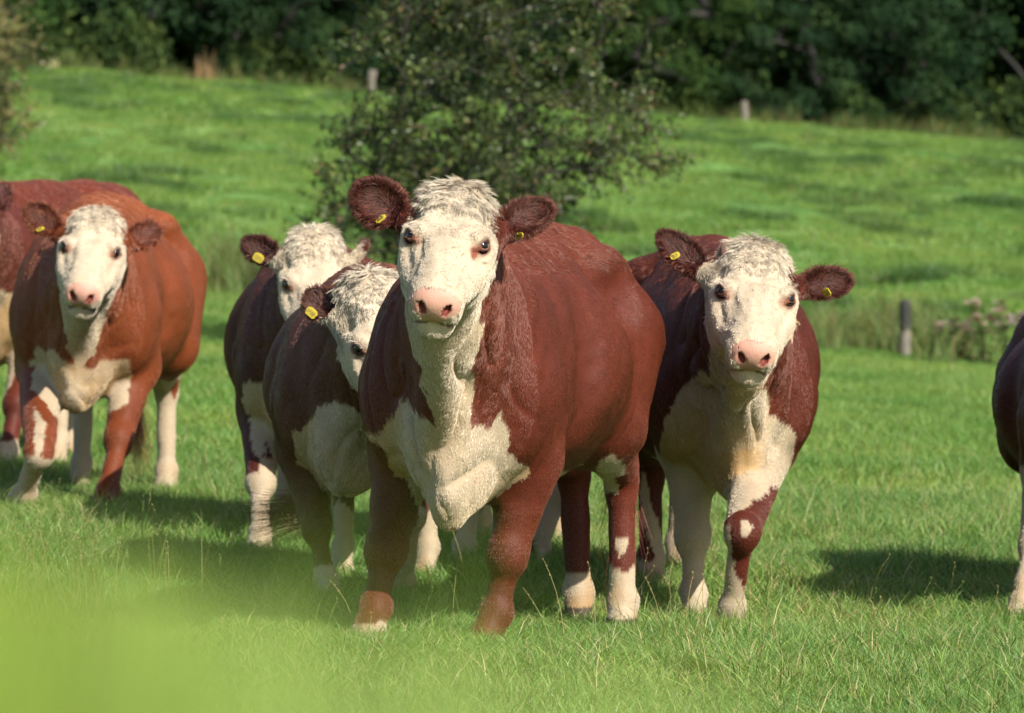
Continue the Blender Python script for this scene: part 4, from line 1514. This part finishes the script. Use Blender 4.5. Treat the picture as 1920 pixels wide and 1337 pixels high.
# ---- thistles by the near fence
def thistle(px, d, h, seed, label):
    r = np.random.default_rng(seed)
    b = at(px, 0, d); g = float(ground(b[0], d))
    root = empty('thistle', (b[0], d, g)); tag(root, label, 'thistle', 'thistles gone to seed by the near fence')
    st = Bag(); leaves = []; heads = []
    for k in range(r.integers(7, 11)):
        a = r.random() * 6.28; sp = .10 + .22 * r.random(); hh = h * (.6 + .45 * r.random())
        u = np.linspace(0, 1, 6)[:, None]
        tip = np.array([math.cos(a) * sp, math.sin(a) * sp, hh])
        path = np.array([0, 0, -.03]) + tip * u * np.array([1, 1, 1]) + np.array([0, 0, .05]) * np.sin(u * 3.14)
        st.add(*tube(path, [.010, .009, .008, .007, .005, .004], 5), (.12, .12, .06))
        for q in range(1, 6):
            for m in range(4):
                e = r.random() * 6.28
                dv = np.array([math.cos(e), math.sin(e), .3]) * (.09 + .05 * r.random())
                sd = np.array([-math.sin(e), math.cos(e), .2]) * .022
                p = path[q - 1] * .6 + path[q] * .4
                leaves.append(np.array([p, p + dv * .4 + sd, p + dv, p + dv * .4 - sd]))
        heads.append(path[-1])
        for m in range(2):
            e = path[-2] + np.array([*r.normal(0, .07, 2), .08 + .05 * r.random()])
            st.add(*tube(np.array([path[-2], e]), [.004, .003], 4), (.12, .12, .06)); heads.append(e)
    stem = st.build('stem', M_weed, root)
    lb = Bag()
    for q in leaves: lb.add(q, [[0, 1, 2, 3]], (.10 + .05 * r.random(), .13, .06))
    tag(lb.build('foliage', M_weed, root, smooth=False), kind='stuff')
    for hp_ in heads:
        n = 46
        dv = r.normal(0, 1, (n, 3)); dv[:, 2] = np.abs(dv[:, 2]) * .9; dv /= nrm(dv, axis=1, keepdims=True)
        sd = np.cross(dv, r.normal(0, 1, (n, 3))); sd /= nrm(sd, axis=1, keepdims=True)
        R = .034 + .016 * r.random()
        v = np.stack([hp_ + dv * .004, hp_ + dv * R + sd * .008, hp_ + dv * R * 1.05 - sd * .008], 1).reshape(-1, 3)
        tone = (.48, .38, .42) if r.random() < .45 else (.26, .17, .17)
        f = np.arange(n * 3).reshape(-1, 3)
        mesh_obj('flower_head', v, f, M_weed, root, None, np.tile(tone, (n * 3, 1)), smooth=False)


for i, (px, d, h, lb) in enumerate(((1850, 59.0, .78, 'tallest thistle clump with pale woolly heads, just left of the cut-off cow'),
                                    (1795, 59.6, .52, 'low brown thistle clump between the near post and the tallest thistles'),
                                    (1900, 58.6, .70, 'thistle clump at the right edge above the back of the cut-off cow'),
                                    (1940, 59.3, .66, 'outermost thistle clump, mostly beyond the right edge'))):
    thistle(px, d, h, 200 + i, lb)


def clump(name, px, d, y_top, wpx, cols, n, seed, label, cat, w=.05, lean=.3):
    b = at(px, 0, d); g = float(ground(b[0], d)); h = at(px, y_top, d)[2] - g
    r = np.random.default_rng(seed)
    rad = wpx / FPX * d / 2
    V, F, C = blade_tuft(n, rad, h * .45, h * 1.05, w, cols, lean * .6, r)
    m_ = 7
    dist = nrm(V[::m_][:, :2], axis=1)
    V[:, 2] *= np.repeat(1.15 - .85 * np.clip(dist / rad, 0, 1), m_)
    root = mesh_obj(name, V, F, M_weed, None, None, C, smooth=False)
    root.location = (b[0], d, g)
    tag(root, label, cat, 'weeds at the edge of the wood')


TAN = [((.34, .22, .14), .6), ((.24, .17, .10), .4)]
OLV = [((.12, .15, .05), .6), ((.20, .18, .08), .4)]
clump('dry_grass_clump', 385, 184, 78, 55, TAN, 200, 301, 'tall tan clump of dead stalks before the dark wood', 'dead stalks')
clump('dry_grass_clump', 300, 183, 118, 50, TAN, 120, 302, 'short pinkish clump of dead grass left of the tall tan clump', 'dead stalks')
clump('nettle_clump', 440, 186, 88, 42, OLV, 200, 303, 'pointed olive green weed clump right of the tall tan clump', 'weeds')
clump('nettle_clump', 185, 179, 105, 22, OLV, 90, 304, 'narrow green weed clump at the left end of the wood', 'weeds')
clump('nettle_clump', 1480, 208, 195, 90, OLV, 260, 305, 'broad olive weed clump right of the pale post', 'weeds')
clump('nettle_clump', 580, 190, 130, 60, OLV, 160, 306, 'low olive weed clump left of the pale leaning post', 'weeds')
PALE = [((.42, .40, .26), .6), ((.16, .18, .07), .4)]
clump('nettle_clump', 103, 177, 92, 42, PALE, 160, 307, 'pale flowering weed clump at the top left corner of the meadow', 'weeds', w=.09)


# ================================================================== the wood behind
def tree_proto(seed, H, Wd, leaf, n_leaf):
    r = np.random.default_rng(seed)
    nb = 46
    blobs = []
    for k in range(nb):
        u = (k + .5) / nb
        z = H * (.06 + .92 * u)
        prof = math.sin(min(1, (u * 1.15 + .12)) * math.pi * .86) ** .6
        a = r.random() * 6.28; rr = Wd / 2 * prof * (.35 + .65 * math.sqrt(r.random()))
        blobs.append([math.cos(a) * rr, math.sin(a) * rr, z, .75 + .95 * r.random()])
    blobs = np.array(blobs)
    # leaves over the shells of the clumps, denser above
    k = r.integers(0, nb, n_leaf)
    dv = r.normal(0, 1, (n_leaf, 3)); dv /= nrm(dv, axis=1, keepdims=True)
    flip = (dv[:, 2] < -.1) & (r.random(n_leaf) < .7); dv[flip, 2] *= -1
    rad = blobs[k, 3] * (.72 + .38 * r.random(n_leaf)) * (1 + .22 * vnoise(dv * 2.2 + k[:, None], seed))
    P = blobs[k, :3] + dv * rad[:, None] * np.array([1, 1, .8])
    S = np.cross(dv, r.normal(0, 1, (n_leaf, 3))); S /= nrm(S, axis=1, keepdims=True)
    S2 = np.cross(S, dv + r.normal(0, .55, (n_leaf, 3))); S2 /= nrm(S2, axis=1, keepdims=True)
    L = leaf * (.6 + .8 * r.random(n_leaf))[:, None]
    V = np.stack([P - S * L * .5, P + S2 * L * .32, P + S * L * .5, P - S2 * L * .32], 1).reshape(-1, 3)
    F = (np.arange(n_leaf)[:, None, None] * 4 + np.array([[0, 1, 2], [0, 2, 3]])[None]).reshape(-1, 3)
    base = np.array([.012, .028, .014]) * (1 + r.normal(0, .2, n_leaf))[:, None]
    warm = vnoise(P * .55, seed + 3)
    base = base * (1 + np.clip(warm, 0, 1)[:, None] * np.array([1.1, .7, .3]))
    C = np.repeat(np.clip(base, .004, 1), 4, 0)
    # trunk and limbs
    tg = blobs[:, :3] * np.array([.8, .8, .95])
    nodes, parent, rd, tips = grow(np.array([0, 0, -.2]), tg, r, .26, step=1.0)
    bg = Bag(); branch_mesh(nodes, parent, np.maximum(rd, .03), bg, 7)
    return (V, F, C), bg


def object_colour(mat):
    n, l = mat.node_tree.nodes, mat.node_tree.links
    oi = n.new('ShaderNodeObjectInfo')
    mx = n.new('ShaderNodeMix'); mx.data_type = 'RGBA'; mx.blend_type = 'MULTIPLY'; mx.inputs[0].default_value = 1
    a = [q for q in n if q.type == 'ATTRIBUTE'][0]
    for lk in list(a.outputs['Color'].links):
        l.new(mx.outputs[2], lk.to_socket)
    l.new(a.outputs['Color'], mx.inputs[6]); l.new(oi.outputs['Color'], mx.inputs[7])


object_colour(M_wood_leaf)
protos = []
for i, (H, Wd) in enumerate(((13, 8.5), (11.5, 9.5), (14.5, 8), (10.5, 8.5))):
    (V, F, C), bg = tree_proto(400 + i, H, Wd, .25, 20000)
    root = empty('broadleaf_tree', (0, 0, 0))
    bg.build('trunk', M_bark_dark, root)
    mesh_obj('crown', V, F, M_wood_leaf, root, None, C, smooth=False)
    protos.append(root)


def copy_thing(src):
    c = src.copy(); COL.objects.link(c)
    for ch in src.children:
        d = ch.copy(); COL.objects.link(d); d.parent = c
    return c


used = set()
row_word = ['front row of the wood', 'second row of the wood', 'back row of the wood']
tr = np.random.default_rng(77)
for row, (off, x0, x1, stp) in enumerate(((3.5, -30, 38, 5.6), (9.5, -32, 42, 5.8), (16, -34, 46, 6.0))):
    xs = np.arange(x0, x1, stp)
    for k, x in enumerate(xs):
        i = int(tr.integers(0, 4))
        src = protos[i]
        o = src if i not in used else copy_thing(src)
        used.add(i)
        xx = x + tr.uniform(-1.2, 1.2); yy = hedge_y(xx) + off + tr.uniform(-1.3, 1.3)
        o.location = (xx, yy, float(ground(xx, yy)) - .3)
        o.rotation_euler = (0, 0, tr.random() * 6.28)
        s_ = tr.uniform(.85, 1.15) * (1, 1.05, 1.2)[row]
        o.scale = (s_, s_, s_)
        tint = tr.choice(4, p=[.5, .22, .18, .10])
        cl = [(1, 1, 1), (1.5, 1.35, .9), (.75, .9, 1.0), (2.2, 1.25, .95)][tint]
        word = ['deep green', 'olive', 'blackish green', 'rusty brown'][tint]
        for ch in o.children: ch.color = (*cl, 1)
        side = 'left' if xx < -8 else ('right' if xx > 10 else 'middle')
        tag(o, f'{word} broadleaf tree in the {row_word[row]}, tree {["one","two","three","four","five","six","seven","eight","nine","ten","eleven","twelve","thirteen","fourteen"][k]} from the left',
            'tree', 'trees of the dark wood behind the meadow')
# the interior of the wood beyond the rows
P = []
r = np.random.default_rng(88)
n = 26000
x = r.uniform(-45, 60, n); yy = hedge_y(x) + r.uniform(21, 34, n)
zz = ground(x, yy, False) + 15 * r.random(n) * (1 + .25 * vnoise(np.stack([x * .3, yy * .3, x * 0], -1), 7))
P = np.stack([x, yy, zz], -1) + vnoise3(np.stack([x, yy, zz], -1) * .5, 9) * 1.2
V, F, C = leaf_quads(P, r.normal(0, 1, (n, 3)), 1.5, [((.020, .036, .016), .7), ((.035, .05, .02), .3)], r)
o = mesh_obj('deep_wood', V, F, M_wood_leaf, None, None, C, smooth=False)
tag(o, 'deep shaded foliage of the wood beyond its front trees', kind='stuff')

# low scrub at the foot of the wood closes the gaps under the crowns
for k, (px, wpx, d) in enumerate(((60, 150, 181), (230, 160, 185), (520, 170, 191), (1260, 130, 203), (1560, 170, 209), (1740, 170, 213), (1900, 150, 216))):
    r = np.random.default_rng(500 + k)
    b = at(px, 0, d); d2 = float(hedge_y(b[0])) + 1.2; b = at(px, 0, d2); g = float(ground(b[0], d2))
    n = 2600; w_ = wpx / FPX * d2 / 2
    q = r.normal(0, 1, (n, 3)); q /= nrm(q, axis=1, keepdims=True)
    q *= (.75 + .3 * r.random(n) + .3 * vnoise(q * 2.5, 500 + k))[:, None]
    P = np.stack([q[:, 0] * w_, q[:, 1] * 1.3, np.abs(q[:, 2]) * r.uniform(1.8, 2.8) + .1], -1)
    V, F, C = leaf_quads(P, q, .24, [((.035, .06, .025), .6), ((.07, .10, .035), .4)], r)
    root = empty('bramble_bush', (b[0], d2, g))
    mesh_obj('crown', V, F, M_wood_leaf, root, None, C, smooth=False)
    bg = Bag()
    for m in range(14):
        a = r.random() * 6.28
        bg.add(*tube(np.array([[0, 0, -.1], [math.cos(a) * w_ * .4, math.sin(a) * .5, .9], [math.cos(a) * w_ * .8, math.sin(a) * 1.0, 1.1]]), [.03, .02, .01], 4), (.1, .1, .1))
    bg.build('stem', M_bark, root)
    tag(root, ['low dark bush at the top left edge of the meadow', 'low dark bush behind the tall tan clump of stalks', 'low dark bush left of the pale leaning post',
               'low dark bush right of the hawthorn at the foot of the wood', 'low dark bush right of the pale post below the wood',
               'low dark bush above the ear of the walking cow', 'low dark bush at the right edge below the wood'][k], 'bush', 'bushes at the foot of the wood')


# ================================================================== tall grass right in front of the lens, far out of focus
def near_grass():
    r = np.random.default_rng(901)
    V, F, C, off = [], [], [], 0

    def blade(px, ytop, d, w, col):
        nonlocal off
        top = at(px, ytop, d)
        x0 = top[0] + r.normal(0, .05); y0 = d + r.normal(0, .06)
        g = float(ground(x0, y0))
        a = r.random() * math.pi
        sd = np.array([math.cos(a), math.sin(a) * .5, 0])
        K = 7; vs = []
        for k in range(K + 1):
            u = k / K
            c = np.array([x0, y0, g]) * (1 - u) + top * u + np.array([.06 * math.sin(u * 3.14) * (1 if r.random() < 2 else 0), 0, 0]) * (1 - u)
            ww = w * .5 * (1 - u ** 3) ** .8 + .0002
            vs += [c - sd * ww, c + sd * ww]
        f = [(2 * k, 2 * k + 1, 2 * k + 3) for k in range(K)] + [(2 * k, 2 * k + 3, 2 * k + 2) for k in range(K)]
        V.append(np.array(vs)); F.append(np.array(f) + off); C.append(np.tile(col, (len(vs), 1))); off += len(vs)
    xs = [-200, 0, 250, 420, 600, 850, 1000, 1200, 1500, 1700]
    tops = [1040, 1070, 1085, 1120, 1150, 1210, 1230, 1270, 1310, 1380]
    for _ in range(2300):
        px = r.uniform(-260, 1500)
        keep = np.interp(px, [-260, 250, 600, 900, 1200, 1500], [1, .9, .50, .38, .22, .08]) * (.95 + .40 * float(vnoise(np.array([[px / 120.0, 1.7, .3]]), 4)[0]))
        if r.random() > keep: continue
        yt = np.interp(px, xs, tops) + 70 * float(vnoise(np.array([[px / 140.0, 9.1, 4.4]]), 6)[0]) + abs(r.normal(0, 120)) - 60 * r.random()
        d = r.uniform(.75, 1.6)
        col = np.array([.26, .36, .095]) * (1 + r.normal(0, .12)) if r.random() < .8 else np.array([.30, .38, .13])
        tone = 1 + .30 * float(vnoise(np.array([[px / 170.0, yt / 200.0, 3.3]]), 7)[0])
        col = col * (1 - np.clip((560 - px) / 500, 0, 1) * np.array([.10, .08, .45]))
        blade(px, yt, d, r.uniform(.004, .008), col * tone)
    for px, yt in ((600, 900), (560, 960), (650, 930), (700, 880), (745, 960), (905, 890), (930, 930), (960, 1000), (870, 960), (640, 1010), (500, 1000), (430, 1030), (1000, 1060), (820, 1010)):
        for _ in range(2):
            blade(px + r.normal(0, 14), yt + r.normal(0, 20), r.uniform(1.0, 1.5), r.uniform(.0025, .004), np.array([.20, .31, .05]))
    o = mesh_obj('tall_foreground_grass', np.concatenate(V), np.concatenate(F), M_grass, None, None, np.concatenate(C))
    tag(o, 'tall yellow green grass close to the lens, blurred, at the bottom left', kind='stuff')


near_grass()
print('script', _t.time() - _t0)
